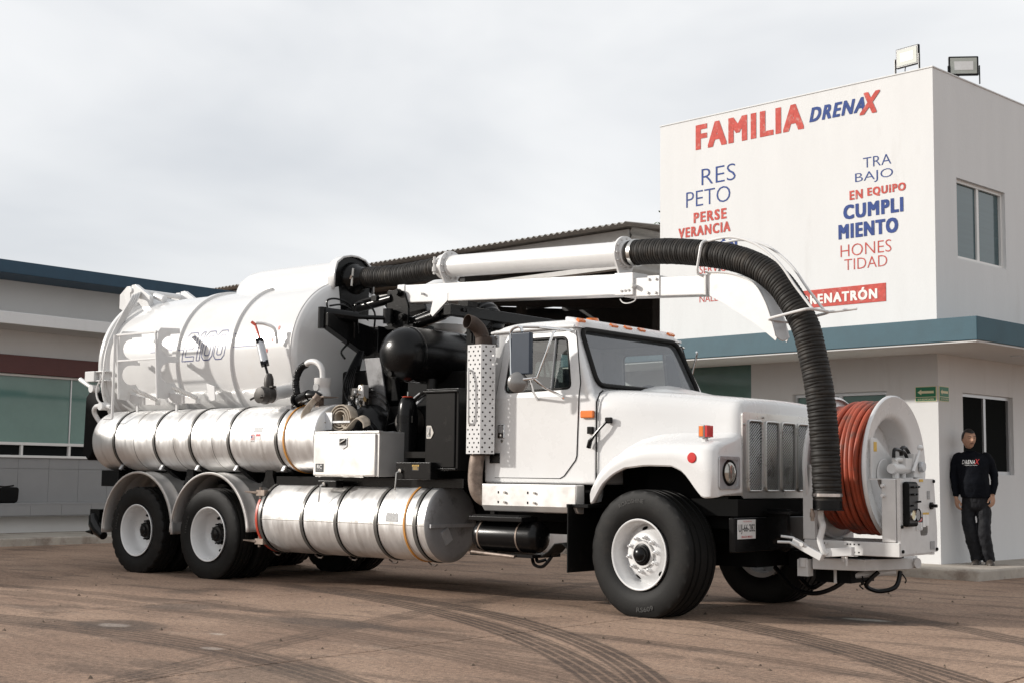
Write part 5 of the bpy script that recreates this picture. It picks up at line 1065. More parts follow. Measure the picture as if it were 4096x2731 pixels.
obj('actuator_lever',MB().tube([(-5.14,-1.08,2.62),(-5.235,-1.08,2.80)],.013,6).tube([(-5.235,-1.08,2.80),(-5.275,-1.1,2.83)],.017,6),'redpaint',sv); obj('air_line',MB().tube(spline([(-5.24,-1.06,2.82),(-5.16,-1.0,2.81),(-5.06,-.95,2.75),(-5.05,-.92,2.6)],5),.018,8),'whiterough',sv)
# overflow gooseneck
gn=tp('overflow_pipe',MB().tube(spline([(-4.56,-.94,2.335),(-4.47,-.94,2.37),(-4.36,-.94,2.35),(-4.29,-.94,2.28),(-4.275,-.94,2.18)],6),.032,12).lathe([(.0,2.185),(.09,2.185),(.09,2.12),(.08,2.10),(.08,2.05),(.09,2.03),(.09,1.99)],(-4.275,-.94,0),(0,0,1),28),'whiteworn',angle=50)
obj('sight_hole',MB().lathe([(0,-.003),(.042,-.003),(.042,0)],(-4.285,-1.026,2.085),(0,1,0),20),'printgrey',gn)
obj('ribbed_overflow_hose',ribbed([Vector(p) for p in spline([(-4.54,-.94,2.345),(-4.62,-.95,2.30),(-4.67,-.96,2.20),(-4.66,-.97,2.10),(-4.62,-.98,2.0),(-4.60,-.98,1.98)],8)],.038,.018,.004,14),'black',gn,angle=80)
obj('strainer',MB().tube([(-4.60,-1.0,1.95),(-4.36,-1.05,2.0)],.06,16).lathe([(.062,-.015),(.085,-.015),(.085,.015),(.062,.015)],(-4.585,-1.005,1.955),(.24,-.05,.05),20).tube([(-4.36,-1.05,2.0),(-4.27,-1.05,2.0),(-4.22,-1.03,1.97)],.05,14),'black',gn,angle=40)
obj('strainer_flange',MB().box(-4.44,-4.13,-1.06,-.84,1.975,1.985).box(-4.33,-4.27,-.99,-.92,1.88,1.98),'rust',gn)
# lettering on the tank
def tk_pt(x,z,d=.004): 
    th=math.asin(max(-1,min(1,(z-DZ)/DR))); return (x,-(DR+d)*math.cos(th),DZ+(DR+d)*math.sin(th))
def ribbon(poly,w,closed=True,shear=.14,zref=2.47,d=.004):
    q_=[]; cnt=len(poly)
    for i in range(cnt if closed else cnt-1):
        a,b=poly[i],poly[(i+1)%cnt]; m_=max(1,int(math.hypot(b[0]-a[0],b[1]-a[1])/.03))
        for k in range(m_): q_.append((a[0]+(b[0]-a[0])*k/m_,a[1]+(b[1]-a[1])*k/m_))
    if not closed: q_.append(poly[-1])
    poly=q_; mb=MB(); n=len(poly); L=[]; Rr=[]
    for i in range(n):
        a=Vector(poly[i-1] if (closed or i>0) else poly[i]); b=Vector(poly[i]); c=Vector(poly[(i+1)%n] if (closed or i<n-1) else poly[i])
        t=((b-a).normalized() if (b-a).length else Vector((0,0)))+((c-b).normalized() if (c-b).length else Vector((0,0))); t.normalize(); nn_=Vector((-t.y,t.x))
        for S_,q in ((L,1),(Rr,-1)): p=b+nn_*w/2*q; S_.append(tk_pt(p.x+(p.y-zref)*shear,p.y,d))
    m=n if closed else n-1; o=0; mb.v=L+Rr; mb.f=[(i,(i+1)%n,(i+1)%n+n,i+n) for i in range(m)]; return mb
def digit(ch,x0,w,z0,h):
    c=.045; t=.052
    if ch=='0':
        out=[(x0+c,z0),(x0+w-c,z0),(x0+w,z0+c),(x0+w,z0+h-c),(x0+w-c,z0+h),(x0+c,z0+h),(x0,z0+h-c),(x0,z0+c)]; inn=[(x0+t+c*.4,z0+t),(x0+w-t-c*.4,z0+t),(x0+w-t,z0+t+c*.4),(x0+w-t,z0+h-t-c*.4),(x0+w-t-c*.4,z0+h-t),(x0+t+c*.4,z0+h-t),(x0+t,z0+h-t-c*.4),(x0+t,z0+t+c*.4)]; return [out,inn]
    if ch=='1': return [[(x0,z0),(x0+.055,z0),(x0+.055,z0+h),(x0+.02,z0+h),(x0-.03,z0+h-.05),(x0,z0+h-.05)]]
    m=z0+h/2
    return [[(x0,z0),(x0+w,z0),(x0+w,z0+t),(x0+t,z0+t),(x0+t,m-t/2),(x0+w-c,m-t/2),(x0+w,m+c*.6),(x0+w,z0+h-c),(x0+w-c,z0+h),(x0+c,z0+h),(x0,z0+h-c),(x0,z0+h-c-.04),(x0+t,z0+h-c-.04),(x0+t,z0+h-t),(x0+w-t,z0+h-t),(x0+w-t,m+t/2),(x0+c,m+t/2),(x0,m)]]
for ch,x0,w_ in (('2',-6.80,.215),('1',-6.53,.055),('0',-6.44,.19),('0',-6.22,.19)):
    mb=MB()
    for pl_ in digit(ch,x0,w_,2.475,.335):
        r_=ribbon(pl_,.011); mb.add(r_.v,r_.f)
    tp('tank_numeral',mb,'printblue',angle=0,fix=False)
for x0,x1,z_ in ((-6.86,-6.80,2.735),(-6.90,-6.82,2.615),(-7.45,-7.36,2.612),(-5.98,-5.90,2.752),(-5.86,-5.50,2.745),(-5.98,-5.92,2.608),(-5.88,-5.48,2.603),(-7.1,-6.98,2.625)): tp('tank_stripe',ribbon([(x0,z_),(x1,z_)],.011,False),'printblue',angle=0,fix=False)
tp('tank_lettering',lettering(MB(),'Series',lambda a,b:tk_pt(-5.82+.33*a,2.635+.085*b),.0,.2),'printblue',angle=0,fix=False)
tp('tank_lettering',lettering(MB(),'Jet',lambda a,b:tk_pt(-7.12+.16*a,2.645+.06*b),.0,.2),'printblue',angle=0,fix=False)
for x_,z_ in ((-5.13,2.78),(-5.2,2.65),(-5.28,2.53)): tp('red_splash',MB().add([tk_pt(x_+.018*math.cos(t),z_+.026*math.sin(t)) for t in [2*PI*k/9 for k in range(9)]],[tuple(range(9))]),'redpaint',angle=0)
# ---------------- hose reel on its swing platform in front of the bumper
RX0,RX1,RY,RZ,RR=1.09,1.64,.22,1.28,.62
def flange(x,out):
    # out=+1 faces +X; dished rim, flat web, round well
    return MB().lathe([(RR-.02,x-out*.03),(RR,x-out*.015),(RR,x),(RR-.012,x+out*.012),(RR-.03,x+out*.008),(RR-.08,x-out*.008),(.475,x-out*.016),(.445,x-out*.024),(.425,x-out*.04),(.412,x-out*.07),(.40,x-out*.13),(.39,x-out*.22),(0,x-out*.22)],(0,RY,RZ),(1,0,0),72)
RL=tp('reel_drum',MB().lathe([(.44,RX0+.03),(.44,RX1-.03)],(0,RY,RZ),(1,0,0),40),'whiterough')
obj('reel_flange',flange(RX1,1),'white',RL,angle=45); obj('reel_flange',flange(RX0,-1),'white',RL,angle=45)
pitch=.047
for layer,(rad,x0,x1) in enumerate(((.475,RX0+.04,RX1-.05),(.517,RX0+.06,RX1-.05),(.553,RX0+.22,RX1-.05))):
    x=x0; k=0
    while x<x1:
        pts=[]; wob=random.uniform(-.010,.010)
        for q in range(60):
            t=2*PI*q/60; pts.append((x+wob*math.sin(t+k)+.010*math.sin(2*t+k*1.7),RY+(rad+.004*math.sin(3*t+k))*math.sin(t),RZ+(rad+.004*math.sin(3*t+k))*math.cos(t)))
        obj('hose_turn',MB().tube(pts,.0235,10,closed=True),'redhose',RL); x+=pitch; k+=1
FY=-.35
rfm=tp('reel_frame',MB().box(1.07,1.92,FY,FY+.06,.555,.67).box(1.77,1.89,FY,FY+.05,.672,1.185).box(1.06,1.17,FY+.001,FY+.05,.672,1.30).box(1.06,1.92,.30,.36,.556,.669).box(1.072,1.12,FY+.06,.30,.56,.665).box(1.87,1.918,FY+.06,.30,.56,.665).box(1.02,1.07,-.1,.6,.56,1.3),'whiteworn',bevel=.006)
for x_ in (1.20,1.225,1.255,1.46,1.485,1.52,1.56): 
    for z_ in (.58,.645): obj('frame_slot',MB().box(x_,x_+.014,FY-.001,FY+.002,z_-.006,z_+.006),'dark',rfm)
for x_ in (1.28,1.445): 
    for z_ in (.58,.645): obj('frame_bolt',MB().cyl((x_,FY-.012,z_),(x_,FY,z_),.012,8),'whiteworn',rfm)
for z_ in (1.05,1.13): obj('frame_stud',MB().cyl((1.79,FY-.035,z_),(1.79,FY,z_),.014,8),'whiterough',rfm)
# control panel: plate with openings, facing forward
PX=1.925
pm_=MB(); holed(pm_,[(-.335,.575),(.40,.578),(.405,.75),(.35,1.19),(-.335,1.19)],[rpoly([(.06,.72),(.20,.72),(.215,.76),(.20,.80),(.17,.815),(.07,.815),(.045,.77)],.02),rpoly([(-.02,.99),(.03,.99),(.035,1.14),(-.015,1.15)],.02)],lambda y,z:(PX,y,z))
cp=tp('control_panel',pm_,'whiteworn',angle=0,solid=.006)
obj('gauge_box',MB().box(PX,PX+.05,-.30,-.09,.80,1.165),'blackflat',cp,bevel=.02,seg=3); obj('gauge_face_plate',MB().box(PX+.05,PX+.053,-.275,-.115,.83,1.15),'printblack',cp)
for y_,r_,fc in ((-.225,.042,'cream'),(-.135,.052,'printgrey')):
    z_=.895; g=obj('gauge',MB().lathe([(r_*.82,.062),(r_,.07),(r_,.05)],(PX,y_,z_),(1,0,0),28),'steel' if fc=='cream' else 'black',cp); 
    obj('gauge_dial',MB().lathe([(0,.063),(r_*.85,.063)],(PX,y_,z_),(1,0,0),28),fc,cp)
for y_,z_ in ((-.24,1.12),(-.19,1.12),(-.14,1.12),(-.24,1.06),(-.18,1.06),(-.12,1.0),(-.25,.97)): obj('switch',MB().cyl((PX+.05,y_,z_),(PX+.085,y_,z_+.004),.008,8),'black',cp)
for y0,y1,z0,z1,m_ in ((-.03,.07,.885,.94,'printwhite'),(-.045,.10,.83,.875,'printblack'),(-.035,.09,.765,.828,'printwhite'),(.10,.16,.79,.91,'printwhite'),(.165,.225,.80,.91,'printwhite'),(.20,.255,1.02,1.09,'printgrey'),(.25,.34,.60,.67,'printgrey'),(.04,.12,1.165,1.185,'yellow')): obj('panel_label',MB().box(PX+.003,PX+.0045,y0,y1,z0,z1),m_,cp)
obj('label_band',MB().box(PX+.0045,PX+.006,.10,.16,.893,.91).box(PX+.0045,PX+.006,.165,.225,.893,.91),'yellow',cp)
obj('label_oval',MB().add([(PX+.0055,.028+.058*math.cos(t),.853+.018*math.sin(t)) for t in [2*PI*k/20 for k in range(20)]],[tuple(range(20))]),'printred',cp,angle=0)
obj('label_lettering',lettering(MB(),'DANGER',lambda a,b:(PX+.007,-.012+.08*a,.846+.014*b),.01),'printwhite',cp,angle=0,fix=False)
for k in range(6): obj('label_line',MB().box(PX+.0045,PX+.0056,-.028,.082-.012*(k%3),.77+.0093*k,.7735+.0093*k),'printgrey',cp)
obj('tee_knob',MB().cyl((PX,.27,.965),(PX+.06,.27,.965),.014,10).cyl((PX,.27,.965),(PX+.02,.27,.965),.03,12),'black',cp)
for y_,z_ in ((-.31,.60),(.38,.60),(.335,1.17),(-.32,.80)): obj('panel_bolt',MB().cyl((PX,y_,z_),(PX+.014,y_,z_),.014,8),'blackflat',cp)
tp('panel_side',MB().box(1.895,1.923,-.337,-.335,.575,1.19).box(1.70,1.923,.345,.35,.58,1.15).box(1.66,1.90,-.34,.34,1.178,1.188),'whiteworn')
# pump, pipes and lever on top of the panel
tp('reel_motor',MB().tube([(1.80,-.22,1.27),(1.80,.10,1.27)],.042,14).cyl((1.80,-.14,1.19),(1.80,-.14,1.33),.026,10).cyl((1.80,.02,1.19),(1.80,.02,1.3),.02,10).tube(spline([(1.80,-.16,1.33),(1.80,-.1,1.345),(1.80,.1,1.33),(1.82,.2,1.27),(1.82,.22,1.19)],5),.021,10).box(1.72,1.84,-.02,.14,1.26,1.36).box(1.72,1.85,.12,.30,1.20,1.40),'whiteworn',bevel=.004)
tp('motor_bracket',MB().prism([(-.31,1.19),(-.31,1.52),(-.20,1.52),(.08,1.36),(.10,1.19)],'x',1.655,1.67).lathe([(.0,1.675),(.13,1.675),(.13,1.69),(.0,1.69)],(0,-.1,1.22),(1,0,0),32),'whiteworn',bevel=.004)
tp('warning_label',MB().box(1.671,1.672,-.27,-.21,1.41,1.49),'yellow')
hoses('reel_hose',[[(1.80,-.17,1.36),(1.80,-.16,1.42),(1.80,-.10,1.43),(1.80,.05,1.40),(1.80,.12,1.33)],[(1.80,-.02,1.38),(1.80,-.02,1.43),(1.80,.05,1.45),(1.80,.14,1.40),(1.80,.18,1.32)]],.016)
tp('valve_lever',MB().tube([(1.86,.08,1.25),(1.87,.20,1.43)],[.016,.010],8).ball((1.87,.21,1.45),.026,8),'whiterough')
tp('pressure_gauge',MB().lathe([(0,.03),(.04,.03),(.045,.02),(.045,0)],(1.86,.24,1.29),(1,0,0),20),'galv')
# swing platform under the reel
pf=tp('swing_platform',MB().prism([(1.02,.05),(1.12,-.30),(1.55,-.20),(1.70,.42),(1.60,.75),(1.10,.80),(.95,.5)],'z',.42,.515),'whiteworn',bevel=.006)
obj('slew_ring',MB().lathe([(.34,.516),(.36,.516),(.36,.553),(.34,.553)],(1.32,.2,0),(0,0,1),64),'blackflat',pf,angle=20)
tp('platform_arm',MB().box(.74,1.2,.0,.5,.40,.55).box(1.02,1.35,-.05,.4,.30,.42),'blackflat')
tp('platform_socket',MB().prism([(1.0,-.34),(1.10,-.34),(1.10,-.25),(1.0,-.25)],'z',.36,.50).cyl((1.05,-.33,.44),(1.05,-.33,.51),.035,12),'whiteworn')
tp('platform_lug',MB().cyl((1.70,.46,.47),(1.73,.45,.47),.045,12),'whiteworn')
# guide arm that carries the hose end
ga=tp('hose_rest',MB().tube(spline([(1.33,-.56,.93),(1.335,-.56,.85),(1.355,-.57,.80),(1.345,-.575,.74),(1.335,-.58,.68),(1.36,-.58,.60),(1.38,-.56,.565)],5),.026,10).obox((1.235,-.60,.60),(-.9,-.1,.45),(0,1,0),(.4,0,.9),.14,.03,.03).obox((1.47,-.52,.585),(.95,.2,.08),(0,1,0),(0,0,1),.12,.03,.035),'whiterough',bevel=.005)
obj('rest_bolt',MB().cyl((1.20,-.65,.64),(1.20,-.63,.64),.018,8),'whiteworn',ga); obj('rest_fork',MB().tube([(1.20,-.60,.63),(1.10,-.60,.69),(1.0,-.62,.70)],.011,8).tube([(1.20,-.62,.60),(1.10,-.66,.655),(1.0,-.68,.655)],.011,8),'whiterough',ga)
tp('latch_pin',MB().cyl((1.47,FY-.03,.47),(1.47,FY-.03,.555),.012,8).cyl((1.44,FY-.02,.50),(1.44,FY-.02,.57),.02,8).box(1.42,1.56,FY-.05,FY,.548,.553),'whiterough')
# lines hanging under the platform
hoses('platform_hose',[[(1.35,.05,.40),(1.20,-.05,.26),(1.02,-.1,.20),(.80,-.05,.24),(.6,0,.4)],[(1.15,.0,.36),(1.05,-.02,.28),(.95,0,.24),(.8,.1,.3)],[(1.52,.12,.40),(1.44,.05,.29),(1.50,.15,.235),(1.60,.28,.27),(1.62,.34,.40)]],.02)
tp('platform_ram',MB().tube([(1.25,-.02,.35),(1.60,.28,.40)],.026,10).cyl((1.22,-.08,.30),(1.22,-.08,.42),.014,8),'whiteworn')
for wp in ([(1.4,.06,.36),(1.42,.04,.30),(1.38,.05,.28),(1.41,.06,.25)],[(1.63,.35,.38),(1.66,.36,.33),(1.65,.36,.30)],[(1.45,.1,.33),(1.38,.08,.30),(1.44,.07,.29),(1.40,.1,.28)]): hoses('loose_wire',[wp],.006)
# ---------------- canvas delivery hose folded on its bracket
FH=thing('flat_hose','rolled beige canvas discharge hose strapped above the silver toolbox','hose',(-3.95,-.95,1.62))
def fh(name,mb,m,**k): o=obj(name,mb,m,FH,**k); o.location=(3.95,.95,-1.62); return o
def band(pts,w,th,dirv=(0,1,0)):
    P=[Vector(p) for p in spline(pts,6)]; d=Vector(dirv).normalized(); rows=[]
    for p in P: rows.append([p-d*w/2,p-d*w*.25+Vector((0,0,.004)),p,p+d*w*.25+Vector((0,0,.004)),p+d*w/2])
    return MB().sheet(rows)
sp_=[]
for k in range(40):
    t=k/40*2*PI*3.2; r=.16-.10*k/40; sp_.append((-3.90+r*1.05*math.cos(t),-.98,1.745+r*.95*math.sin(t)))
fh('hose_coil',band(sp_,.11,.01),'canvas',angle=70,solid=.012)
fh('hose_tail',band([(-4.24,-1.05,1.97),(-4.30,-1.10,1.88),(-4.34,-1.12,1.78),(-4.30,-1.12,1.70),(-4.20,-1.12,1.66),(-4.1,-1.1,1.70)],.09,.01,(.75,.65,.1)),'canvas',angle=70,solid=.012)
fh('hose_tail',band([(-3.86,-1.0,1.70),(-3.78,-1.02,1.66),(-3.70,-1.02,1.72),(-3.62,-1.02,1.76),(-3.55,-1.0,1.72),(-3.53,-1.0,1.66)],.09,.01,(.2,.9,.4)),'canvas',angle=70,solid=.012)
fh('hose_collar',MB().tube([(-4.22,-1.04,2.0),(-4.25,-1.06,1.95)],.045,12),'rust')
tp('hose_bracket',MB().prism(rpoly([(-4.15,1.63),(-3.98,1.63),(-3.98,1.81),(-4.15,1.81)],.015),'y',-1.07,-1.06).box(-3.98,-3.72,-1.065,-1.055,1.70,1.72),'galv')
# ================================================================ the man leaning on the shaded wall
MBASE=Vector((.03,6.44,.13)); MR=Vector((.935,.35,0)); MF=Vector((.35,-.935,0)); MS=1.018
MAN=thing('person','man in black long sleeved shirt and dark trousers leaning on the shaded wall','person',MBASE)
def mp3(a,f,z): return MR*(a*MS)+MF*(f*MS)+Vector((0,0,(z-.13)*MS))
def skin(name,chains,m,sub=2,parent=None):
    """chains: list of [(point,rx,ry)...]; first point of later chains may repeat an earlier point to branch"""
    vs=[];es=[];rad=[];idx={}
    for ch in chains:
        prev=None
        for (p,rx,ry) in ch:
            key=tuple(round(c,4) for c in p)
            if key not in idx: idx[key]=len(vs); vs.append(tuple(p)); rad.append((rx,ry))
            i=idx[key]
            if prev is not None and prev!=i: es.append((prev,i))
            prev=i
    me=bpy.data.meshes.new(name); me.from_pydata(vs,es,[]); o=link(name,me,None,parent)
    k=o.modifiers.new('skin','SKIN'); k.use_smooth_shade=True; k.branch_smoothing=.4
    if not me.skin_vertices: bpy.context.view_layer.objects.active=o; bpy.ops.mesh.customdata_skin_add()
    for i,(a,b) in enumerate(rad): me.skin_vertices[0].data[i].radius=(a,b); me.skin_vertices[0].data[i].use_root=(i==0)
    s=o.modifiers.new('sub','SUBSURF'); s.levels=sub; s.render_levels=sub
    dg=bpy.context.evaluated_depsgraph_get(); me2=bpy.data.meshes.new_from_object(o.evaluated_get(dg)); o.modifiers.clear(); o.data=me2; me2.name=name
    me2.polygons.foreach_set('use_smooth',[True]*len(me2.polygons)); me2.materials.clear(); me2.materials.append(M[m]); return o
P=mp3
# body: one continuous figure of skin under the clothes (neck, hands and head show)
def lathe_oval(rings,n=24):
    mb=MB(); rows=[]
    for c,rx,ry,ax,ay in rings:
        rows.append([c+ax*(rx*math.cos(2*PI*k/n))+ay*(ry*math.sin(2*PI*k/n)) for k in range(n+1)])
    return mb.sheet(rows)
sh_c=-.095
# shirt torso
X_,F_=MR,MF
tor=[]
for z_,a,f,rx,ry in ((.955,-.07,.012,.172,.128),(.962,-.07,.012,.180,.134),(1.0,-.072,.018,.183,.142),(1.06,-.078,.03,.184,.150),(1.15,-.085,.035,.182,.148),(1.25,-.093,.02,.184,.134),(1.35,-.10,.01,.196,.124),(1.42,-.103,.0,.208,.112),(1.465,-.106,-.008,.205,.100),(1.49,-.11,-.012,.182,.088),(1.512,-.115,-.014,.130,.076),(1.526,-.119,-.01,.085,.066),(1.536,-.122,-.005,.064,.058)):
    tor.append((P(a,f,z_),rx*MS,ry*MS,X_,F_))
shirt_mb=lathe_oval(tor+[(tor[-1][0]+Vector((0,0,.001)),.001,.001,X_,F_)]); shirt_mb.add(*(lambda q:(q.v,q.f))(lathe_oval([(tor[0][0],.001,.001,X_,F_),tor[0]])))
def limb(name,pts,m,n=14,parent=None):
    Q=spline([p for p,r in pts],4); rs=[]
    for i in range(len(pts)-1):
        for k in range(4): t=k/4; rs.append(pts[i][1]+(pts[i+1][1]-pts[i][1])*t)
    rs.append(pts[-1][1]); return name.tube([tuple(q) for q in Q],rs,n)
limb(shirt_mb,[(P(-.235,-.012,1.475),.055),(P(-.275,-.02,1.455),.064),(P(-.302,-.02,1.38),.062),(P(-.318,-.02,1.28),.055),(P(-.322,-.01,1.20),.051),(P(-.316,.01,1.12),.047),(P(-.306,.03,1.02),.041),(P(-.302,.035,.965),.037)],'')
limb(shirt_mb,[(P(.025,-.012,1.478),.055),(P(.070,-.02,1.46),.066),(P(.110,-.03,1.39),.064),(P(.142,-.04,1.29),.056),(P(.156,-.035,1.22),.052),(P(.155,-.01,1.13),.047),(P(.140,.02,1.05),.041),(P(.131,.035,1.0),.037)],'')
obj('collar',MB().tube([tuple(P(-.121,-.005,1.536)+X_*.062*math.cos(t)+F_*.060*math.sin(t)) for t in [2*PI*k/20 for k in range(20)]],.008,6,closed=True),'shirt',MAN)
# trousers
tr=MB()
hips=[(P(-.07,.005,1.0),.158*MS,.118*MS,X_,F_),(P(-.07,.005,.95),.166*MS,.122*MS,X_,F_),(P(-.068,.0,.90),.172*MS,.124*MS,X_,F_),(P(-.066,-.0,.84),.172*MS,.118*MS,X_,F_),(P(-.064,.0,.80),.150*MS,.10*MS,X_,F_),(P(-.064,.0,.78),.10*MS,.07*MS,X_,F_)]
trou_mb=lathe_oval([(hips[0][0],.001,.001,X_,F_)]+hips+[(hips[-1][0],.001,.001,X_,F_)])
limb(trou_mb,[(P(-.148,.0,.92),.090),(P(-.156,.01,.82),.092),(P(-.160,.02,.70),.084),(P(-.150,.03,.60),.084),(P(-.138,.035,.52),.082),(P(-.112,.02,.40),.080),(P(-.086,.0,.29),.076),(P(-.074,-.01,.21),.071),(P(-.068,-.01,.175),.070)],'')
limb(trou_mb,[(P(.012,.0,.92),.090),(P(.020,.01,.82),.094),(P(.026,.03,.70),.088),(P(.024,.05,.60),.087),(P(.026,.06,.52),.083),(P(.040,.045,.40),.080),(P(.058,.025,.29),.076),(P(.076,.015,.21),.076),(P(.080,.015,.168),.074)],'')
cloud=bpy.data.textures.new('cloth_folds','CLOUDS'); cloud.noise_scale=.085; cloud.noise_depth=2
def cloth(name,mb,m,vox,amp):
    o=obj(name,mb,m,MAN,angle=0); k=o.modifiers.new('fuse','REMESH'); k.mode='VOXEL'; k.voxel_size=vox; k.use_smooth_shade=True
    k=o.modifiers.new('smooth','SMOOTH'); k.factor=.5; k.iterations=6
    k=o.modifiers.new('folds','DISPLACE'); k.texture=cloud; k.strength=amp; k.mid_level=.5
    me2=bpy.data.meshes.new_from_object(o.evaluated_get(bpy.context.evaluated_depsgraph_get())); o.modifiers.clear(); o.data=me2; return o
cloth('shirt',shirt_mb,'shirt',.008,.018); cloth('trousers',trou_mb,'trouser',.008,.026)
# shoes
for a,tw,f0 in ((-.07,-.25,-.0),(.078,.15,.03)):
    d=(MF*math.cos(tw)+MR*math.sin(tw)); r_=Vector((-d.y,d.x,0)); c=P(a,f0,.13); rows=[]
    for t,wd,hh in ((-.09,.020,.035),(-.085,.036,.06),(-.05,.042,.085),(.0,.043,.088),(.06,.045,.068),(.11,.048,.050),(.15,.042,.040),(.175,.022,.028),(.18,.005,.015)):
        rows.append([c+d*t+r_*(wd*math.cos(PI*k/8))+Vector((0,0,hh*math.sin(PI*k/8)**.6 if 0<k<8 else 0)) for k in range(9)])
    obj('shoe',MB().sheet(rows),'shoe',MAN,angle=70)
# head, turned towards the right of the picture
look=(MF*.90+MR*.44).normalized(); side=Vector((-look.y,look.x,0)); 
if side.dot(MR)<0: side=-side
HC=P(-.138,.015,1.690); hd_=MB(); rows=[]
for i in range(21):
    ph=PI*i/20; zz=math.cos(ph); r=[]
    for k in range(33):
        th=2*PI*k/32; cx=math.cos(th)*math.sin(ph); cy=math.sin(th)*math.sin(ph)   # cy>0 = face side
        x=.081*cx; y=.102*cy; z=.124*zz
        if zz<-.15: q=(-.15-zz); x*=1-.30*q; y*=1-.18*q if cy>0 else 1-.45*q
        if cy>.1:
            # brow, eye sockets, nose, lips, chin
            u=x/.076; w_=zz
            y+= .010*math.exp(-((w_-.22)/.10)**2)*cy - .006*math.exp(-((w_-.06)/.10)**2)*math.exp(-((abs(u)-.42)/.2)**2)
            y+= .030*math.exp(-((w_+.20)/.13)**2)*math.exp(-(u/.17)**2)+.012*math.exp(-((w_-.0)/.2)**2)*math.exp(-(u/.13)**2)
            y+= .008*math.exp(-((w_+.50)/.07)**2)*math.exp(-(u/.35)**2)+.010*math.exp(-((w_+.85)/.13)**2)*math.exp(-(u/.4)**2)
        r.append(HC+side*(x*MS)+look*(y*MS)+Vector((0,0,z*MS)))
    rows.append(r)
hd_.sheet(rows)
nk=lathe_oval([(P(-.122,-.012,1.51),.062,.062,X_,F_),(P(-.124,-.01,1.56),.056,.057,X_,F_),(P(-.130,-.0,1.62),.055,.058,X_,F_),(P(-.134,.0,1.66),.05,.05,X_,F_)],20); hd_.add(nk.v,nk.f)
for s in (-1,1):
    e=HC+side*(.077*s)+look*-.008+Vector((0,0,-.005)); er=[[e+side*(s*.012*math.sin(PI*i/6))+look*(.018*math.cos(2*PI*k/10)*math.sin(PI*i/6+.15)-.004*s*0)+Vector((0,0,.032*math.sin(2*PI*k/10)*math.sin(PI*i/6+.15))) for k in range(11)] for i in range(4)]
    hd_.sheet(er)
# hands: palm, four bent fingers of unequal length, thumb from the side of the palm
def hand(w,dn,out,fwd,thumb):
    mb=MB(); w=Vector(w); dn=Vector(dn).normalized(); out=Vector(out).normalized(); fwd=Vector(fwd).normalized()
    pr=[]
    for t,a,b in ((-.03,.026,.022),(0,.027,.022),(.03,.034,.020),(.06,.040,.019),(.085,.040,.017),(.092,.03,.012)):
        pr.append([w+dn*t+out*(a*math.cos(2*PI*k/14))+fwd*(b*math.sin(2*PI*k/14)) for k in range(15)])
    mb.sheet(pr)
    for i,(o_,ln) in enumerate(((-.029,.060),(-.010,.074),(.010,.078),(.029,.068))):
        b=w+dn*.082+out*o_; mb.tube([tuple(q) for q in spline([b,b+dn*ln*.4+fwd*.006,b+dn*ln*.75+fwd*.024,b+dn*ln*.92+fwd*.046],3)],[.0095]*6+[.009]*3+[.006],8)
    b=w+dn*.025+out*(.028*thumb); mb.tube([tuple(q) for q in spline([b,b+dn*.025+out*.022*thumb+fwd*.01,b+dn*.055+out*.028*thumb+fwd*.022,b+dn*.078+out*.024*thumb+fwd*.030],3)],[.0125]*6+[.0105]*3+[.007],8)
    return mb
h1=hand(P(-.300,.04,.955),Vector((.10,-.05,-1)),MR*.5+MF*.85,MR*.85-MF*.5,1); hd_.add(h1.v,h1.f)
h2=hand(P(.130,.04,.995),Vector((.06,-.03,-1)),MR*.6-MF*.8,-MR*.8-MF*.6 if False else -MR*.75+MF*.2,-1); hd_.add(h2.v,h2.f)
def core(pts,rs): hd_.tube([tuple(p) for p in spline(pts,4)],[rs[min(i//4,len(rs)-1)] for i in range((len(pts)-1)*4+1)],12)
core([P(-.068,.0,.88),P(-.08,.02,1.05),P(-.09,.02,1.2),P(-.103,.0,1.4),P(-.118,-.01,1.52)],[.085,.085,.08,.06,.045])
core([P(-.105,-.01,1.42),P(-.265,-.02,1.43),P(-.318,-.02,1.25),P(-.315,.01,1.12),P(-.301,.037,.95)],[.030,.030,.032,.030,.026])
core([P(-.105,-.01,1.42),P(.055,-.02,1.43),P(.148,-.04,1.25),P(.152,-.01,1.13),P(.131,.037,.99)],[.030,.030,.032,.030,.026])
core([P(-.068,.0,.88),P(-.150,.01,.80),P(-.143,.03,.52),P(-.09,.0,.28),P(-.068,.0,.16)],[.07,.07,.05,.045,.035])
core([P(-.068,.0,.88),P(.018,.01,.80),P(.034,.04,.52),P(.066,.02,.28),P(.08,.02,.16)],[.07,.07,.05,.045,.035])
bo=obj('body',hd_,'skin',MAN,angle=0)
k=bo.modifiers.new('fuse','REMESH'); k.mode='VOXEL'; k.voxel_size=.0042; k.use_smooth_shade=True
me2=bpy.data.meshes.new_from_object(bo.evaluated_get(bpy.context.evaluated_depsgraph_get())); bo.modifiers.clear(); bo.data=me2
k=bo.modifiers.new('smooth','SMOOTH'); k.factor=.5; k.iterations=2
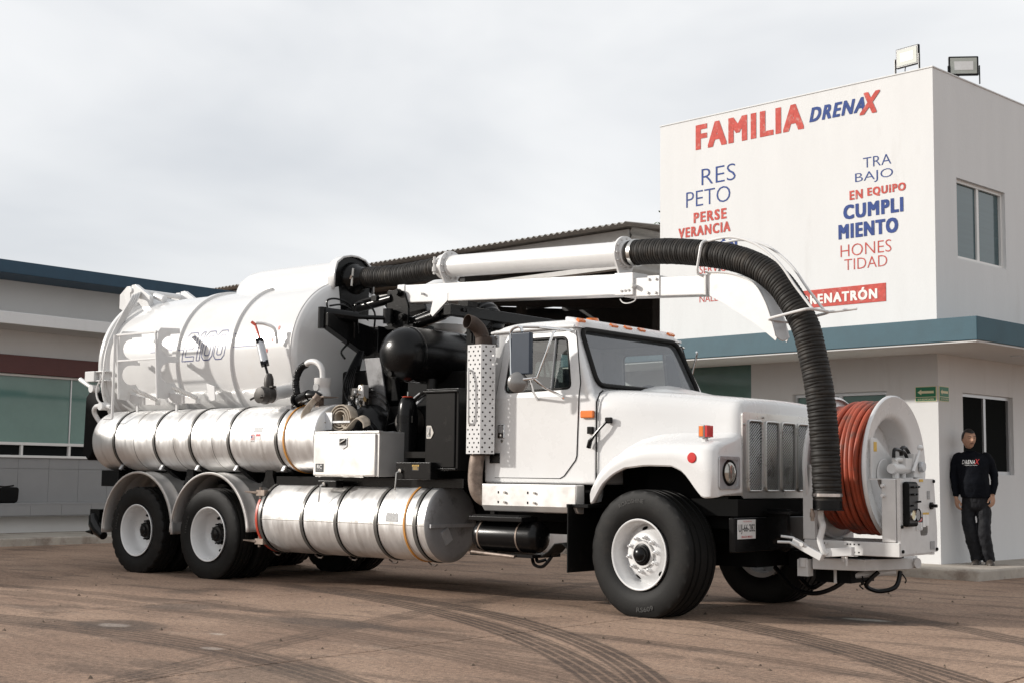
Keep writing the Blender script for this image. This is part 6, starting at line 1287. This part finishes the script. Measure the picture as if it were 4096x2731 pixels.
# hair cap, brows, eyes, mouth
rows=[]
for i in range(12):
    ph=PI*.56*i/11; r=[]
    for k in range(33):
        th=2*PI*k/32; cx=math.cos(th)*math.sin(ph); cy=math.sin(th)*math.sin(ph); zz=math.cos(ph)
        lim=.56+.05*math.sin(3*th) if cy>.2 else (.0 if cy>-.2 else -.25)
        z_=max(zz,lim) if cy>.0 else zz
        s_=1.07 if zz>.2 else 1.05
        q=math.sqrt(max(0,1-z_*z_))/max(1e-6,math.sin(ph)) if z_>zz else 1
        r.append(HC+side*(.081*cx*q*s_*MS)+look*(.102*cy*q*s_*MS)+Vector((0,0,.122*z_*1.07*MS)))
    rows.append(r)
obj('hair',MB().sheet(rows),'hair',MAN,angle=80)
def face_pt(u,w_,d): return HC+side*(.076*u*MS)+look*(d*MS)+Vector((0,0,.122*w_*MS))
for s in (-1,1):
    obj('eyebrow',MB().tube([face_pt(s*.2,.20,.110),face_pt(s*.45,.235,.103),face_pt(s*.70,.20,.083)],[.0025,.0032,.002],6),'hair',MAN)
    obj('eye',MB().tube([face_pt(s*.26,.05,.097),face_pt(s*.42,.055,.093),face_pt(s*.60,.05,.082)],[.0015,.0028,.0015],6),'hair',MAN)
obj('mouth',MB().tube([face_pt(-.34,-.49,.089),face_pt(0,-.47,.103),face_pt(.34,-.50,.089)],[.002,.004,.002],6),'maroon',MAN)
# print on the chest
def chest(a0,a1,z0,z1,d=.016):
    def fn(a,b):
        z_=z0+(z1-z0)*b; aa=a0+(a1-a0)*a; 
        for (c0,rx0,ry0,_,_),(c1,rx1,ry1,_,_) in zip(tor,tor[1:]):
            if c0.z<=(z_-.13)*MS<=c1.z:
                t=((z_-.13)*MS-c0.z)/(c1.z-c0.z); c=c0.lerp(c1,t); rx=rx0+(rx1-rx0)*t; ry=ry0+(ry1-ry0)*t; break
        u=(MR*aa*MS+Vector((0,0,0))).dot(MR)-c.dot(MR); return c+MR*u+MF*(ry*math.sqrt(max(0,1-(u/rx)**2))+d)
    return fn
def vmap(v): return tuple(v)
f=chest(-.222,-.068,1.375,1.425); obj('shirt_lettering',lettering(MB(),'DRENA',lambda a,b:vmap(f(a,b)),0,.25,1.12),'printwhite',MAN,angle=0,fix=False)
f=chest(-.075,-.012,1.372,1.436,.019); obj('shirt_lettering',lettering(MB(),'X',lambda a,b:vmap(f(a,b)),.02,.25),'printred',MAN,angle=0,fix=False)
f=chest(-.20,-.04,1.352,1.366); obj('shirt_lettering',lettering(MB(),'Tu Especialista en Drenajes',lambda a,b:vmap(f(a,b)),0,.2),'printwhite',MAN,angle=0,fix=False)
